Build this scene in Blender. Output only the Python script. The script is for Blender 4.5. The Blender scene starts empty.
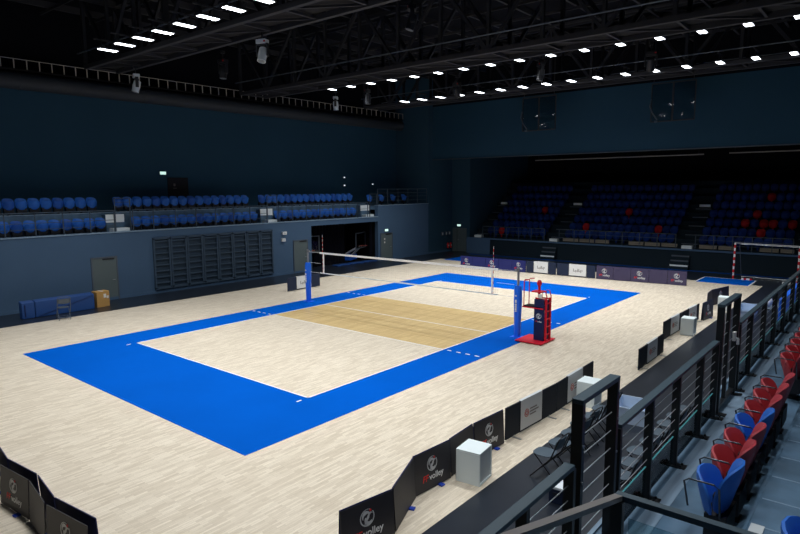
import bpy, bmesh, math, random
from mathutils import Vector, Matrix, Euler
random.seed(7)
D = bpy.data; SC = bpy.context.scene
COL = SC.collection
PI = math.pi

# ------------------------------------------------------------------ materials
def lin(c):
    def f(v):
        v /= 255.0
        return v / 12.92 if v <= 0.04045 else ((v + 0.055) / 1.055) ** 2.4
    return (f(c[0]), f(c[1]), f(c[2]), 1.0)

def nd(t, kind, **kw):
    n = t.nodes.new(kind)
    for k, v in kw.items():
        setattr(n, k, v)
    return n

def mat(name, rgb, rough=0.6, metal=0.0, spec=0.4, vary=0.0, vscale=3.0, emit=None, estr=0.0, trans=0.0, alpha=1.0, bump=0.0):
    m = D.materials.new(name); m.use_nodes = True
    t = m.node_tree; b = t.nodes['Principled BSDF']
    b.inputs['Roughness'].default_value = rough
    b.inputs['Metallic'].default_value = metal
    b.inputs['Specular IOR Level'].default_value = spec
    b.inputs['Transmission Weight'].default_value = trans
    b.inputs['Alpha'].default_value = alpha
    c = lin(rgb)
    b.inputs['Base Color'].default_value = c
    if vary > 0 or bump > 0:
        tc = nd(t, 'ShaderNodeTexCoord'); nz = nd(t, 'ShaderNodeTexNoise')
        nz.inputs['Scale'].default_value = vscale; nz.inputs['Detail'].default_value = 5
        t.links.new(tc.outputs['Object'], nz.inputs['Vector'])
        if vary > 0:
            r = nd(t, 'ShaderNodeValToRGB')
            r.color_ramp.elements[0].position = 0.3; r.color_ramp.elements[1].position = 0.7
            r.color_ramp.elements[0].color = tuple(x * (1 - vary) for x in c[:3]) + (1,)
            r.color_ramp.elements[1].color = tuple(min(1, x * (1 + vary)) for x in c[:3]) + (1,)
            t.links.new(nz.outputs['Fac'], r.inputs['Fac'])
            t.links.new(r.outputs['Color'], b.inputs['Base Color'])
        if bump > 0:
            bp = nd(t, 'ShaderNodeBump'); bp.inputs['Strength'].default_value = bump; bp.inputs['Distance'].default_value = 0.02
            t.links.new(nz.outputs['Fac'], bp.inputs['Height']); t.links.new(bp.outputs['Normal'], b.inputs['Normal'])
    if emit:
        b.inputs['Emission Color'].default_value = lin(emit); b.inputs['Emission Strength'].default_value = estr
    return m

def plank_mat(name, c1, c2, length, width, streak, rough=0.42):
    m = D.materials.new(name); m.use_nodes = True
    t = m.node_tree; b = t.nodes['Principled BSDF']
    b.inputs['Roughness'].default_value = rough; b.inputs['Specular IOR Level'].default_value = 0.3
    tc = nd(t, 'ShaderNodeTexCoord'); mp = nd(t, 'ShaderNodeMapping')
    mp.inputs['Rotation'].default_value = (0, 0, PI / 2)
    t.links.new(tc.outputs['Object'], mp.inputs['Vector'])
    br = nd(t, 'ShaderNodeTexBrick')
    br.offset = 0.37; br.offset_frequency = 2
    br.inputs['Color1'].default_value = lin(c1); br.inputs['Color2'].default_value = lin(c2)
    br.inputs['Mortar'].default_value = lin(tuple(int(v * 0.9) for v in c2))
    br.inputs['Scale'].default_value = 1.0; br.inputs['Mortar Size'].default_value = 0.0015
    br.inputs['Brick Width'].default_value = length; br.inputs['Row Height'].default_value = width
    t.links.new(mp.outputs['Vector'], br.inputs['Vector'])
    mp2 = nd(t, 'ShaderNodeMapping'); mp2.inputs['Scale'].default_value = (9.0, 0.9, 1.0)
    t.links.new(tc.outputs['Object'], mp2.inputs['Vector'])
    nz = nd(t, 'ShaderNodeTexNoise'); nz.inputs['Scale'].default_value = 3.2; nz.inputs['Detail'].default_value = 6
    t.links.new(mp2.outputs['Vector'], nz.inputs['Vector'])
    rp = nd(t, 'ShaderNodeValToRGB')
    rp.color_ramp.elements[0].position = 0.32; rp.color_ramp.elements[1].position = 0.66
    rp.color_ramp.elements[0].color = (streak, streak * 0.985, streak * 0.965, 1); rp.color_ramp.elements[1].color = (1, 1, 1, 1)
    t.links.new(nz.outputs['Fac'], rp.inputs['Fac'])
    mx = nd(t, 'ShaderNodeMix', data_type='RGBA', blend_type='MULTIPLY'); mx.inputs['Factor'].default_value = 1
    t.links.new(br.outputs['Color'], mx.inputs['A']); t.links.new(rp.outputs['Color'], mx.inputs['B'])
    t.links.new(mx.outputs['Result'], b.inputs['Base Color'])
    return m

M = {}
M['parquet'] = plank_mat('pale_parquet', (236, 224, 204), (212, 198, 177), 0.36, 0.052, 0.88)
M['attack'] = plank_mat('golden_parquet', (222, 194, 138), (206, 176, 122), 1.5, 0.11, 0.85)
M['blue_zone'] = mat('blue_court', (0, 86, 186), 0.75, spec=0.02, vary=0.05, vscale=0.5)
M['white_line'] = mat('court_line', (240, 240, 238), 0.5)
M['seam'] = mat('mat_seam', (168, 136, 84), 0.6)
M['black_floor'] = mat('black_floor', (30, 36, 46), 0.3, spec=0.5, vary=0.15, vscale=0.8)
M['wall_low'] = mat('slate_wall', (73, 98, 126), 0.75, spec=0.2, vary=0.05, vscale=0.4)
M['wall_up'] = mat('navy_wall', (43, 76, 98), 0.85, spec=0.15, vary=0.06, vscale=0.3)
M['wall_pier'] = mat('pier_wall', (48, 78, 98), 0.8, spec=0.2)
M['black'] = mat('matt_black', (14, 15, 18), 0.8, spec=0.2)
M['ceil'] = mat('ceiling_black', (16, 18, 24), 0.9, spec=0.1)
M['truss'] = mat('truss_paint', (54, 55, 60), 0.6, spec=0.3)
M['truss_dark'] = mat('truss_dark', (50, 52, 58), 0.7, spec=0.2)
M['grate'] = mat('catwalk_grating', (38, 38, 40), 0.8, spec=0.2)
M['lamp'] = mat('lamp_lens', (255, 255, 255), 0.4, emit=(240, 247, 255), estr=7.0)
M['signlit'] = mat('exit_sign_lit', (210, 250, 235), 0.4, emit=(215, 255, 244), estr=0.9)
M['smalllit'] = mat('small_lamp_lit', (230, 235, 240), 0.4, emit=(230, 240, 255), estr=0.8)
M['door'] = mat('grey_door', (92, 104, 106), 0.6, spec=0.3)
M['door_dark'] = mat('dark_door', (22, 25, 34), 0.7)
M['bal_rail'] = mat('balcony_rail_paint', (66, 80, 94), 0.5, metal=0.2)
M['steel'] = mat('steel', (165, 170, 175), 0.35, metal=0.9)
M['grey_metal'] = mat('grey_metal', (90, 100, 112), 0.45, metal=0.4)
M['rail'] = mat('rail_paint', (20, 25, 30), 0.4, spec=0.5)
M['rail_cap'] = mat('rail_cap', (52, 72, 84), 0.45, spec=0.5, vary=0.06, vscale=4)
M['rail_brown'] = mat('handrail_top', (128, 124, 122), 0.4, spec=0.5)
M['cable'] = mat('steel_cable', (190, 198, 204), 0.35, metal=0.7)
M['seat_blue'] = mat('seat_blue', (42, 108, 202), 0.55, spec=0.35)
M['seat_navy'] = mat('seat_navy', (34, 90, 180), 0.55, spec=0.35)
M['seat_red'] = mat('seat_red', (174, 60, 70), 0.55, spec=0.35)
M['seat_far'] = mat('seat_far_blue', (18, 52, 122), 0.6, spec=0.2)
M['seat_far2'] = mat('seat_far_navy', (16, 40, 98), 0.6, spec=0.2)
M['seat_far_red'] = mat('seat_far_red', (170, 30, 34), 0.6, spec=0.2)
M['seat_metal'] = mat('seat_bracket', (28, 30, 36), 0.5, spec=0.4)
M['chrome'] = mat('armrest_chrome', (90, 95, 102), 0.35, metal=0.9)
M['tread'] = mat('stand_tread', (80, 108, 132), 0.55, spec=0.4, vary=0.3, vscale=2.2)
M['tread_edge'] = mat('stand_edge', (128, 152, 174), 0.5, spec=0.4)
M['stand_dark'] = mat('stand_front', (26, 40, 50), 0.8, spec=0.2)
M['white_step'] = mat('white_step', (240, 248, 250), 0.6)
M['nosing'] = mat('step_nosing', (200, 208, 212), 0.6)
M['pad_blue'] = mat('pad_blue', (30, 110, 240), 0.45, spec=0.4)
M['pad_navy'] = mat('pad_navy', (16, 28, 72), 0.45, spec=0.3)
M['mat_blue'] = mat('mat_blue', (34, 72, 132), 0.45, spec=0.4, bump=0.4, vscale=3)
M['ref_red'] = mat('stand_red', (212, 22, 48), 0.45, spec=0.4)
M['white'] = mat('white_paint', (236, 238, 238), 0.5)
M['cube_white'] = mat('cube_white', (226, 236, 238), 0.55)
M['cube_inner'] = mat('cube_recess', (196, 204, 208), 0.6)
M['net'] = mat('net_cord', (40, 42, 48), 0.8)
M['tape'] = mat('net_tape', (250, 250, 250), 0.6)
M['tape_blue'] = mat('net_lower_tape', (240, 248, 250), 0.6)
M['board'] = mat('board_black', (40, 39, 46), 0.5, spec=0.4, vary=0.12, vscale=4)
M['board_far'] = mat('board_navy', (40, 46, 108), 0.5, spec=0.3)
M['board_far2'] = mat('board_plum', (70, 64, 92), 0.5, spec=0.3)
M['board_back'] = mat('board_back_navy', (18, 30, 84), 0.5, spec=0.3)
M['foot_blue'] = mat('foot_blue', (24, 60, 170), 0.5)
M['screen_black'] = mat('screen_black', (24, 32, 44), 0.7, spec=0.2)
M['screen_navy'] = mat('screen_navy', (32, 44, 70), 0.6, spec=0.3)
M['banner_grey'] = mat('banner_grey', (196, 200, 204), 0.6)
M['banner_white'] = mat('banner_white', (232, 234, 234), 0.6)
M['emblem'] = mat('emblem_silver', (196, 198, 202), 0.5)
M['txt_red'] = mat('letter_red', (214, 40, 40), 0.5)
M['txt_white'] = mat('letter_white', (228, 230, 232), 0.5)
M['txt_grey'] = mat('letter_grey', (120, 112, 112), 0.6)
M['txt_orange'] = mat('logo_orange', (188, 96, 84), 0.6)
M['red'] = mat('signal_red', (205, 30, 36), 0.5)
M['carton'] = mat('cardboard', (188, 146, 88), 0.8, spec=0.1, vary=0.06, vscale=6)
M['paper'] = mat('paper_label', (226, 222, 214), 0.7)
M['plastic'] = mat('clear_plastic', (206, 224, 246), 0.25, spec=0.4, alpha=0.8)
M['lid'] = mat('lid_white', (225, 232, 238), 0.5)
M['case_navy'] = mat('case_navy', (24, 36, 62), 0.5)
M['chair_seat'] = mat('chair_grey', (74, 88, 100), 0.5, spec=0.4)
M['chair_tube'] = mat('chair_tube', (20, 22, 27), 0.4, spec=0.5)
M['curtain'] = mat('curtain_black', (15, 16, 24), 0.95, spec=0.05)
M['duct'] = mat('duct_dark', (52, 58, 66), 0.6, spec=0.3)
M['cat_rail'] = mat('catwalk_rail', (190, 186, 178), 0.5)
M['mh_white'] = mat('spot_white', (210, 220, 228), 0.4)
M['mh_black'] = mat('spot_black', (30, 32, 38), 0.45, spec=0.5)
M['beige'] = mat('beige_panel', (150, 142, 128), 0.6)
M['wallbar'] = mat('wallbar_paint', (58, 76, 94), 0.6, spec=0.3)
M['wallbar_dark'] = mat('wallbar_recess', (50, 66, 82), 0.7, spec=0.2)

def glass_mat(name, tint):
    m = D.materials.new(name); m.use_nodes = True
    t = m.node_tree; t.nodes.clear()
    o = nd(t, 'ShaderNodeOutputMaterial'); mx = nd(t, 'ShaderNodeMixShader')
    tr = nd(t, 'ShaderNodeBsdfTransparent'); tr.inputs['Color'].default_value = tint
    gl = nd(t, 'ShaderNodeBsdfGlossy'); gl.inputs['Roughness'].default_value = 0.05
    fr = nd(t, 'ShaderNodeFresnel'); fr.inputs['IOR'].default_value = 1.4
    t.links.new(fr.outputs['Fac'], mx.inputs['Fac']); t.links.new(tr.outputs['BSDF'], mx.inputs[1]); t.links.new(gl.outputs['BSDF'], mx.inputs[2])
    t.links.new(mx.outputs['Shader'], o.inputs['Surface'])
    return m
M['glass'] = glass_mat('toe_glass', (0.72, 0.84, 0.86, 1))
M['acrylic'] = glass_mat('acrylic_sheet', (0.78, 0.79, 0.8, 1))
M['glass_edge'] = mat('glass_edge_teal', (70, 150, 156), 0.3, spec=0.5)

# ------------------------------------------------------------------ mesh builder
class MB:
    def __init__(s): s.bm = bmesh.new()
    def box(s, x0, x1, y0, y1, z0, z1, rot=None, about=None):
        vs = [s.bm.verts.new((x, y, z)) for x in (x0, x1) for y in (y0, y1) for z in (z0, z1)]
        for f in ((0, 1, 3, 2), (4, 6, 7, 5), (0, 4, 5, 1), (2, 3, 7, 6), (0, 2, 6, 4), (1, 5, 7, 3)):
            s.bm.faces.new([vs[i] for i in f])
        if rot is not None:
            bmesh.ops.rotate(s.bm, verts=vs, cent=about or (0, 0, 0), matrix=rot)
        return vs
    def bar(s, a, b, w, h=None, up=(0, 0, 1)):
        """rectangular bar from a to b: w across, h along up"""
        a, b = Vector(a), Vector(b); h = h or w
        d = (b - a).normalized(); u = Vector(up)
        if abs(d.dot(u)) > 0.98: u = Vector((1, 0, 0))
        sd = d.cross(u).normalized(); u = sd.cross(d).normalized()
        vs = [s.bm.verts.new(p + sd * i * w / 2 + u * j * h / 2) for p in (a, b) for i, j in ((-1, -1), (1, -1), (1, 1), (-1, 1))]
        for f in ((0, 3, 2, 1), (4, 5, 6, 7), (0, 1, 5, 4), (1, 2, 6, 5), (2, 3, 7, 6), (3, 0, 4, 7)):
            s.bm.faces.new([vs[i] for i in f])
    def tube(s, pts, r, n=8, closed=False):
        pts = [Vector(p) for p in pts]; rings = []; k = len(pts)
        for i, p in enumerate(pts):
            if closed: d = pts[(i + 1) % k] - pts[i - 1]
            else: d = pts[min(i + 1, k - 1)] - pts[max(i - 1, 0)]
            d.normalize(); u = Vector((0, 0, 1)) if abs(d.z) < 0.9 else Vector((1, 0, 0))
            a = d.cross(u).normalized(); b = a.cross(d).normalized()
            rr = r[i] if isinstance(r, (list, tuple)) else r
            rings.append([s.bm.verts.new(p + (a * math.cos(2 * PI * j / n) + b * math.sin(2 * PI * j / n)) * rr) for j in range(n)])
        for i in range(k if closed else k - 1):
            A, B = rings[i], rings[(i + 1) % k]
            for j in range(n): s.bm.faces.new([A[j], A[(j + 1) % n], B[(j + 1) % n], B[j]])
        if not closed:
            s.bm.faces.new(rings[0][::-1]); s.bm.faces.new(rings[-1])
    def poly(s, pts, d):
        """extruded polygon: pts list of Vector, d extrusion vector"""
        A = [s.bm.verts.new(p) for p in pts]; B = [s.bm.verts.new(Vector(p) + Vector(d)) for p in pts]; n = len(pts)
        s.bm.faces.new(A); s.bm.faces.new(B[::-1])
        for i in range(n): s.bm.faces.new([A[i], A[(i + 1) % n], B[(i + 1) % n], B[i]])
    def shell(s, w, h, t, curve, M4, n=20, rings=5, p=2.7, bulge=0.0):
        """rounded curved shell in local x (width) / z (height, from 0), normal +y, curved so the sides come forward (+y) by curve"""
        def pt(k, j, side):
            rr = k / rings; a = 2 * PI * j / n
            ca, sa = math.cos(a), math.sin(a)
            x = math.copysign(abs(ca) ** (2 / p), ca) * rr * w / 2; z = math.copysign(abs(sa) ** (2 / p), sa) * rr * h / 2
            y = curve * (x / (w / 2)) ** 2 + bulge * (1 - (2 * z / h) ** 2)
            edge = (1 - rr ** 4) ** 0.5
            return M4 @ Vector((x, y + side * t / 2 * (0.35 + 0.65 * edge), z + h / 2))
        for side in (1, -1):
            c = s.bm.verts.new(pt(0, 0, side)); prev = None; 
            L = []
            for k in range(1, rings + 1):
                L.append([s.bm.verts.new(pt(k, j, side)) for j in range(n)])
            for j in range(n):
                f = [c, L[0][j], L[0][(j + 1) % n]]; s.bm.faces.new(f if side < 0 else f[::-1])
            for k in range(rings - 1):
                for j in range(n):
                    f = [L[k][j], L[k + 1][j], L[k + 1][(j + 1) % n], L[k][(j + 1) % n]]; s.bm.faces.new(f if side < 0 else f[::-1])
            if side == 1: outer = L[-1]
            else:
                for j in range(n): s.bm.faces.new([outer[j], outer[(j + 1) % n], L[-1][(j + 1) % n], L[-1][j]])
    def mesh(s, name, m, smooth=False, bevel=0.0):
        me = D.meshes.new(name)
        bmesh.ops.recalc_face_normals(s.bm, faces=s.bm.faces[:])
        if bevel > 0:
            bmesh.ops.bevel(s.bm, geom=[e for e in s.bm.edges if e.calc_face_angle(0) > 0.6], offset=bevel, segments=2, affect='EDGES', profile=0.5)
        s.bm.to_mesh(me); s.bm.free()
        me.materials.append(M[m] if isinstance(m, str) else m)
        if smooth:
            for p in me.polygons: p.use_smooth = True
            try: me.set_sharp_from_angle(angle=0.7)
            except Exception: pass
        return me
    def obj(s, name, m, parent=None, smooth=False, bevel=0.0, loc=None):
        return mk(name, s.mesh(name, m, smooth, bevel), parent, loc)

def mk(name, me, parent=None, loc=None):
    o = D.objects.new(name, me); COL.objects.link(o)
    if parent: o.parent = parent
    if loc: o.location = loc
    return o
def tag(o, label, cat, group=None):
    o['label'] = label; o['category'] = cat
    if group: o['group'] = group
    return o
def thing(name, label, cat, loc=(0, 0, 0), rz=0.0, group=None):
    o = D.objects.new(name, None); COL.objects.link(o)
    o.empty_display_size = 0.2
    o.location = loc; o.rotation_euler = (0, 0, rz)
    return tag(o, label, cat, group)
def struct(o):
    o['kind'] = 'structure'; return o
def dup(root, loc, rz, label, group=None):
    r = root.copy(); COL.objects.link(r); r.location = loc; r.rotation_euler = (0, 0, rz); r['label'] = label
    if group: r['group'] = group
    for ch in list(root.children):
        c = ch.copy(); COL.objects.link(c); c.parent = r
        for g in list(ch.children):
            d = g.copy(); COL.objects.link(d); d.parent = c
    return r
def sbox(name, m, *b):
    k = MB(); k.box(*b); return struct(k.obj(name, m))
ORD = ['zeroth', 'first', 'second', 'third', 'fourth', 'fifth', 'sixth', 'seventh', 'eighth', 'ninth', 'tenth', 'eleventh', 'twelfth', 'thirteenth',
       'fourteenth', 'fifteenth', 'sixteenth', 'seventeenth', 'eighteenth', 'nineteenth', 'twentieth', 'twenty-first', 'twenty-second']
def text_mesh(body, size):
    cu = D.curves.new('lettering', 'FONT'); cu.body = body; cu.size = size; cu.extrude = 0.002; cu.offset = size * 0.008
    ob = D.objects.new('lettering_tmp', cu); COL.objects.link(ob)
    bpy.context.view_layer.update()
    me = D.meshes.new_from_object(ob.evaluated_get(bpy.context.evaluated_depsgraph_get()))
    D.objects.remove(ob); D.curves.remove(cu)
    me.transform(Matrix.Rotation(PI / 2, 4, 'X'))
    me.name = 'lettering'
    return me
def width(me): 
    xs = [v.co.x for v in me.vertices]; return min(xs), max(xs)

# ------------------------------------------------------------------ camera
cam = D.cameras.new('camera'); cam.sensor_width = 36; cam.lens = 36 * 600.05 / 800; cam.clip_start = 0.05; cam.clip_end = 200
co = D.objects.new('camera', cam); COL.objects.link(co)
co.location = (15.848, -18.931, 5.345); co.rotation_euler = (1.4406, 0.0057, 0.6919)
SC.camera = co
W = D.worlds.new('world'); W.use_nodes = True; W.node_tree.nodes['Background'].inputs['Color'].default_value = (0.004, 0.005, 0.008, 1)
W.node_tree.nodes['Background'].inputs['Strength'].default_value = 1.0
SC.world = W
SC.view_settings.view_transform = 'Standard'; SC.view_settings.look = 'None'; SC.view_settings.exposure = 0.0; SC.view_settings.gamma = 1.0
SC.view_settings.use_curve_mapping = False
SC.cycles.use_denoising = True

# ------------------------------------------------------------------ room shell
CZ = 14.2
sbox('floor', 'black_floor', -17.4, 22, -27, 34, -0.3, -0.004)
sbox('floor_parquet', 'parquet', -10.9, 10.5, -27, 18.2, -0.004, 0.0)
# far right corner of the parquet and the blue band behind the boards
sbox('floor_band', 'blue_zone', 7.25, 9.85, 17.8, 20.05, 0.0, 0.003)
sbox('floor_band_2', 'blue_zone', -10.4, -7.6, 17.8, 20.05, 0.0, 0.003)
k = MB(); k.box(9.85, 9.93, 17.8, 20.13, 0, 0.004); k.box(7.17, 9.93, 20.05, 20.13, 0, 0.004); k.box(7.17, 7.25, 17.8, 20.05, 0, 0.004); k.box(-7.6, -7.52, 17.8, 20.13, 0, 0.004); struct(k.obj('floor_band_lines', 'white_line'))
sbox('floor_stripe', 'blue_zone', -11.0, 12.0, 22.2, 22.42, -0.003, 0.0)
BX, BY = 6.05, 12.07
k = MB()
for b in ((-BX, BX, -BY, -9), (-BX, BX, 9, BY), (-BX, -4.5, -9, 9), (4.5, BX, -9, 9)): k.box(*b, 0.0, 0.003)
struct(k.obj('floor_blue_zone', 'blue_zone'))
sbox('floor_attack_zone', 'attack', -4.5, 4.5, -3, 3, 0.0, 0.002)
k = MB()
w = 0.05
for b in ((-4.5, 4.5, -9, -9 + w), (-4.5, 4.5, 9 - w, 9), (-4.5, -4.5 + w, -9, 9), (4.5 - w, 4.5, -9, 9), (-4.45, 4.45, -3, -3 + w), (-4.45, 4.45, 3 - w, 3), (-4.45, 4.45, -w / 2, w / 2)):
    k.box(*b, 0.0, 0.004)
for sy in (-1, 1):
    for sx in (-1, 1):
        for i in range(4):
            x = sx * (4.72 + 0.36 * i); k.box(x - 0.08, x + 0.08, sy * 2.98 - 0.03, sy * 2.98 + 0.03, 0.003, 0.0045)
        k.box(sx * 4.48 - 0.025, sx * 4.48 + 0.025, min(sy * 9.2, sy * 9.36), max(sy * 9.2, sy * 9.36), 0.003, 0.0045)
struct(k.obj('floor_markings', 'white_line'))
k = MB()
for y in (-1.9, -0.95, 0.95, 1.9): k.box(-4.45, 4.45, y - 0.012, y + 0.012, 0.0, 0.0025)
struct(k.obj('floor_seam_lines', 'seam'))

sbox('ceiling', 'ceil', -17.4, 22, -27, 34, CZ, CZ + 0.3)
k = MB()
for b in ((-13.9, -13.6, -27, 7.5, 0, 3.27), (-13.9, -13.6, 7.5, 14.05, 2.95, 3.27), (-13.9, -13.6, 14.05, 20.2, 0, 4.1)): k.box(*b)
struct(k.obj('wall_left', 'wall_low'))
struct(sbox('wall_left_upper', 'wall_up', -17.4, -17.0, -27, 34, 3.0, 10.95))
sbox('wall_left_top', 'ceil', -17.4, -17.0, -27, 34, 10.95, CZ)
sbox('trim_1', 'tread_edge', -13.92, -13.56, -27, 14.05, 3.27, 3.32)
sbox('trim_2', 'tread_edge', -13.92, -13.57, 14.05, 20.2, 4.1, 4.14)
sbox('baseboard_left', 'wall_low', -13.6, -13.56, -27, 7.4, 0.0, 0.14)
sbox('baseboard_left_far', 'wall_low', -13.6, -13.56, 14.1, 23.4, 0.0, 0.14)
k = MB(); k.box(-17, -13.6, 20.2, 23.5, 0, CZ); struct(k.obj('wall_left_pier', 'wall_pier'))
k = MB(); k.box(-13.6, -11.75, 23.5, 24.2, 0, CZ); k.box(-17, -11.75, 24.2, 34, 0, CZ); struct(k.obj('wall_far_pier', 'wall_pier'))
sbox('wall_far_header', 'wall_up', -13.6, 22, 20.8, 21.2, 7.65, 11.8)
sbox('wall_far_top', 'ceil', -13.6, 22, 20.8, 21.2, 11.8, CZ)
sbox('trim_3', 'grey_metal', -13.6, 22, 20.74, 20.82, 7.6, 7.66)
sbox('wall_far', 'black', -13, 22, 33.5, 34, 0, CZ)
sbox('wall_right', 'wall_up', 21.6, 22, -27, 34, 0, CZ)
sbox('wall_near', 'wall_up', -17.4, 22, -27.4, -27, 0, CZ)
# recess for stored goals
sbox('wall_recess', 'black', -16.9, -16.8, 7.3, 14.25, 0, 2.95)
sbox('wall_recess_near', 'black', -16.8, -13.9, 7.3, 7.5, 0, 2.95)
sbox('wall_recess_far', 'black', -16.8, -13.9, 14.05, 14.25, 0, 2.95)

# balcony floors
sbox('floor_balcony', 'tread', -14.85, -13.9, -27, 14.05, 2.95, 3.2)
sbox('floor_balcony_upper', 'tread', -17, -14.85, -27, 14.05, 2.95, 4.2)
sbox('trim_4', 'tread_edge', -14.9, -14.83, -27, 14.05, 4.2, 4.24)
sbox('floor_mezzanine', 'tread', -17, -13.9, 14.05, 20.2, 3.8, 4.08)

# doors
def door(n, y0, y1, z1, m='door', x=-13.6, double=False):
    k = MB(); k.box(x, x + 0.035, y0, y1, 0.0, z1); d = struct(k.obj('door_%d' % n, m, bevel=0.006))
    k = MB(); k.box(x, x + 0.05, y0 - 0.06, y0, 0, z1 + 0.06); k.box(x, x + 0.05, y1, y1 + 0.06, 0, z1 + 0.06); k.box(x, x + 0.05, y0, y1, z1, z1 + 0.06)
    k.obj('door_frame', 'grey_metal', d)
    k = MB(); k.bar((x + 0.08, y1 - 0.12, 1.0), (x + 0.08, y1 - 0.26, 1.0), 0.02); k.box(x + 0.03, x + 0.08, y1 - 0.13, y1 - 0.11, 0.99, 1.01); k.obj('door_handle', 'steel', d)
    k = MB(); k.box(x + 0.03, x + 0.06, (y0 + y1) / 2 - 0.1, y1 - 0.1, z1 - 0.08, z1 - 0.02); k.obj('door_closer', 'mh_black', d)
    return d
door(1, -6.45, -5.3, 2.08); door(2, 6.0, 7.1, 2.05); d3 = door(3, 14.35, 15.6, 2.0)
k = MB()
for z in (1.55, 1.3): k.box(-13.565, -13.56, 14.68, 14.8, z, z + 0.12)
k.obj('door_notice', 'paper', d3)
k = MB(); k.box(-13.45, -12.05, 23.465, 23.5, 0, 2.0); d = struct(k.obj('door_4', 'door', bevel=0.006))
k = MB(); k.box(-13.0, -12.98, 23.455, 23.47, 0, 2.0); k.obj('door_joint', 'black', d)
k = MB(); k.bar((-12.9, 23.42, 1.0), (-12.75, 23.42, 1.0), 0.02); k.box(-12.91, -12.89, 23.42, 23.47, 0.99, 1.01); k.obj('door_handle', 'steel', d)
k = MB(); k.box(-17.0, -16.96, -0.45, 0.85, 4.05, 6.05); d = struct(k.obj('door_5', 'door_dark'))
k = MB(); k.box(-16.96, -16.955, -0.1, 0.02, 5.55, 5.7); k.box(-16.96, -16.955, -0.15, 0.1, 5.42, 5.45); k.obj('door_notice', 'txt_grey', d)

def exit_sign(loc, axis, label):
    t = thing('exit_sign', label, 'exit sign', loc, 0 if axis == 'x' else -PI / 2)
    k = MB(); k.box(0, 0.05, -0.2, 0.2, 0, 0.2); k.obj('housing', 'grey_metal', t)
    k = MB(); k.box(0.05, 0.055, -0.18, 0.18, 0.02, 0.18); k.obj('lit_panel', 'signlit', t)
exit_sign((-17, -0.72, 6.2), 'x', 'small lit exit sign beside the dark door behind the balcony')
exit_sign((-13.6, 14.95, 2.16), 'x', 'lit exit sign above the grey door next to the goal recess')
exit_sign((-12.8, 23.5, 2.12), 'y', 'lit exit sign above the grey door in the far corner')
for z, y, lb in ((6.2, 14.0, 'upper of two small white lamps on the dark wall above balcony'), (5.6, 14.0, 'lower of two small white lamps on the dark wall above balcony'), (5.7, 17.2, 'lone dim wall lamp above the raised balcony with four seats')):
    t = thing('wall_lamp', lb, 'wall lamp', (-17, y, z)); k = MB(); k.box(0, 0.06, -0.09, 0.09, -0.06, 0.06); k.obj('housing', 'grey_metal', t)
    k = MB(); k.box(0.06, 0.075, -0.07, 0.07, -0.045, 0.045); k.obj('lens', 'smalllit', t)
for z, y, a, lb in ((2.62, 5.2, 0.16, 'upper white wall box between the wall bars and grey door'), (2.2, 5.12, 0.13, 'lower white wall box between the wall bars and grey door')):
    t = thing('wall_box', lb, 'wall box', (-13.6, y, z)); k = MB(); k.box(0, 0.14, -a, a, -0.09, 0.09); k.obj('housing', 'white', t, bevel=0.01)
    k = MB(); k.box(0.14, 0.145, -a + 0.04, a - 0.04, -0.05, 0.05); k.obj('cover', 'banner_grey', t)

# wall bars
for i in range(8):
    y0 = -3.42 + i * 0.962; t = thing('wall_bars', 'dark wall bar section, %s from the left along the lower wall' % ORD[i + 1], 'wall bars', (-13.6, y0, 0), 0, 'dark wall bar sections')
    k = MB()
    for y in (0.03, 0.87): k.box(0.0, 0.12, y, y + 0.09, 0.25, 2.85)
    k.box(0, 0.12, 0.03, 0.96, 2.8, 2.9); k.box(0, 0.12, 0.03, 0.96, 0.2, 0.3); k.obj('upright_frame', 'wallbar', t)
    k = MB()
    for j in range(8): k.box(0.03, 0.1, 0.12, 0.87, 0.5 + j * 0.31, 0.56 + j * 0.31)
    k.obj('rungs', 'wallbar', t)
    k = MB(); k.box(0.0, 0.02, 0.12, 0.87, 0.3, 2.8); k.obj('backing', 'wallbar_dark', t)

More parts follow.
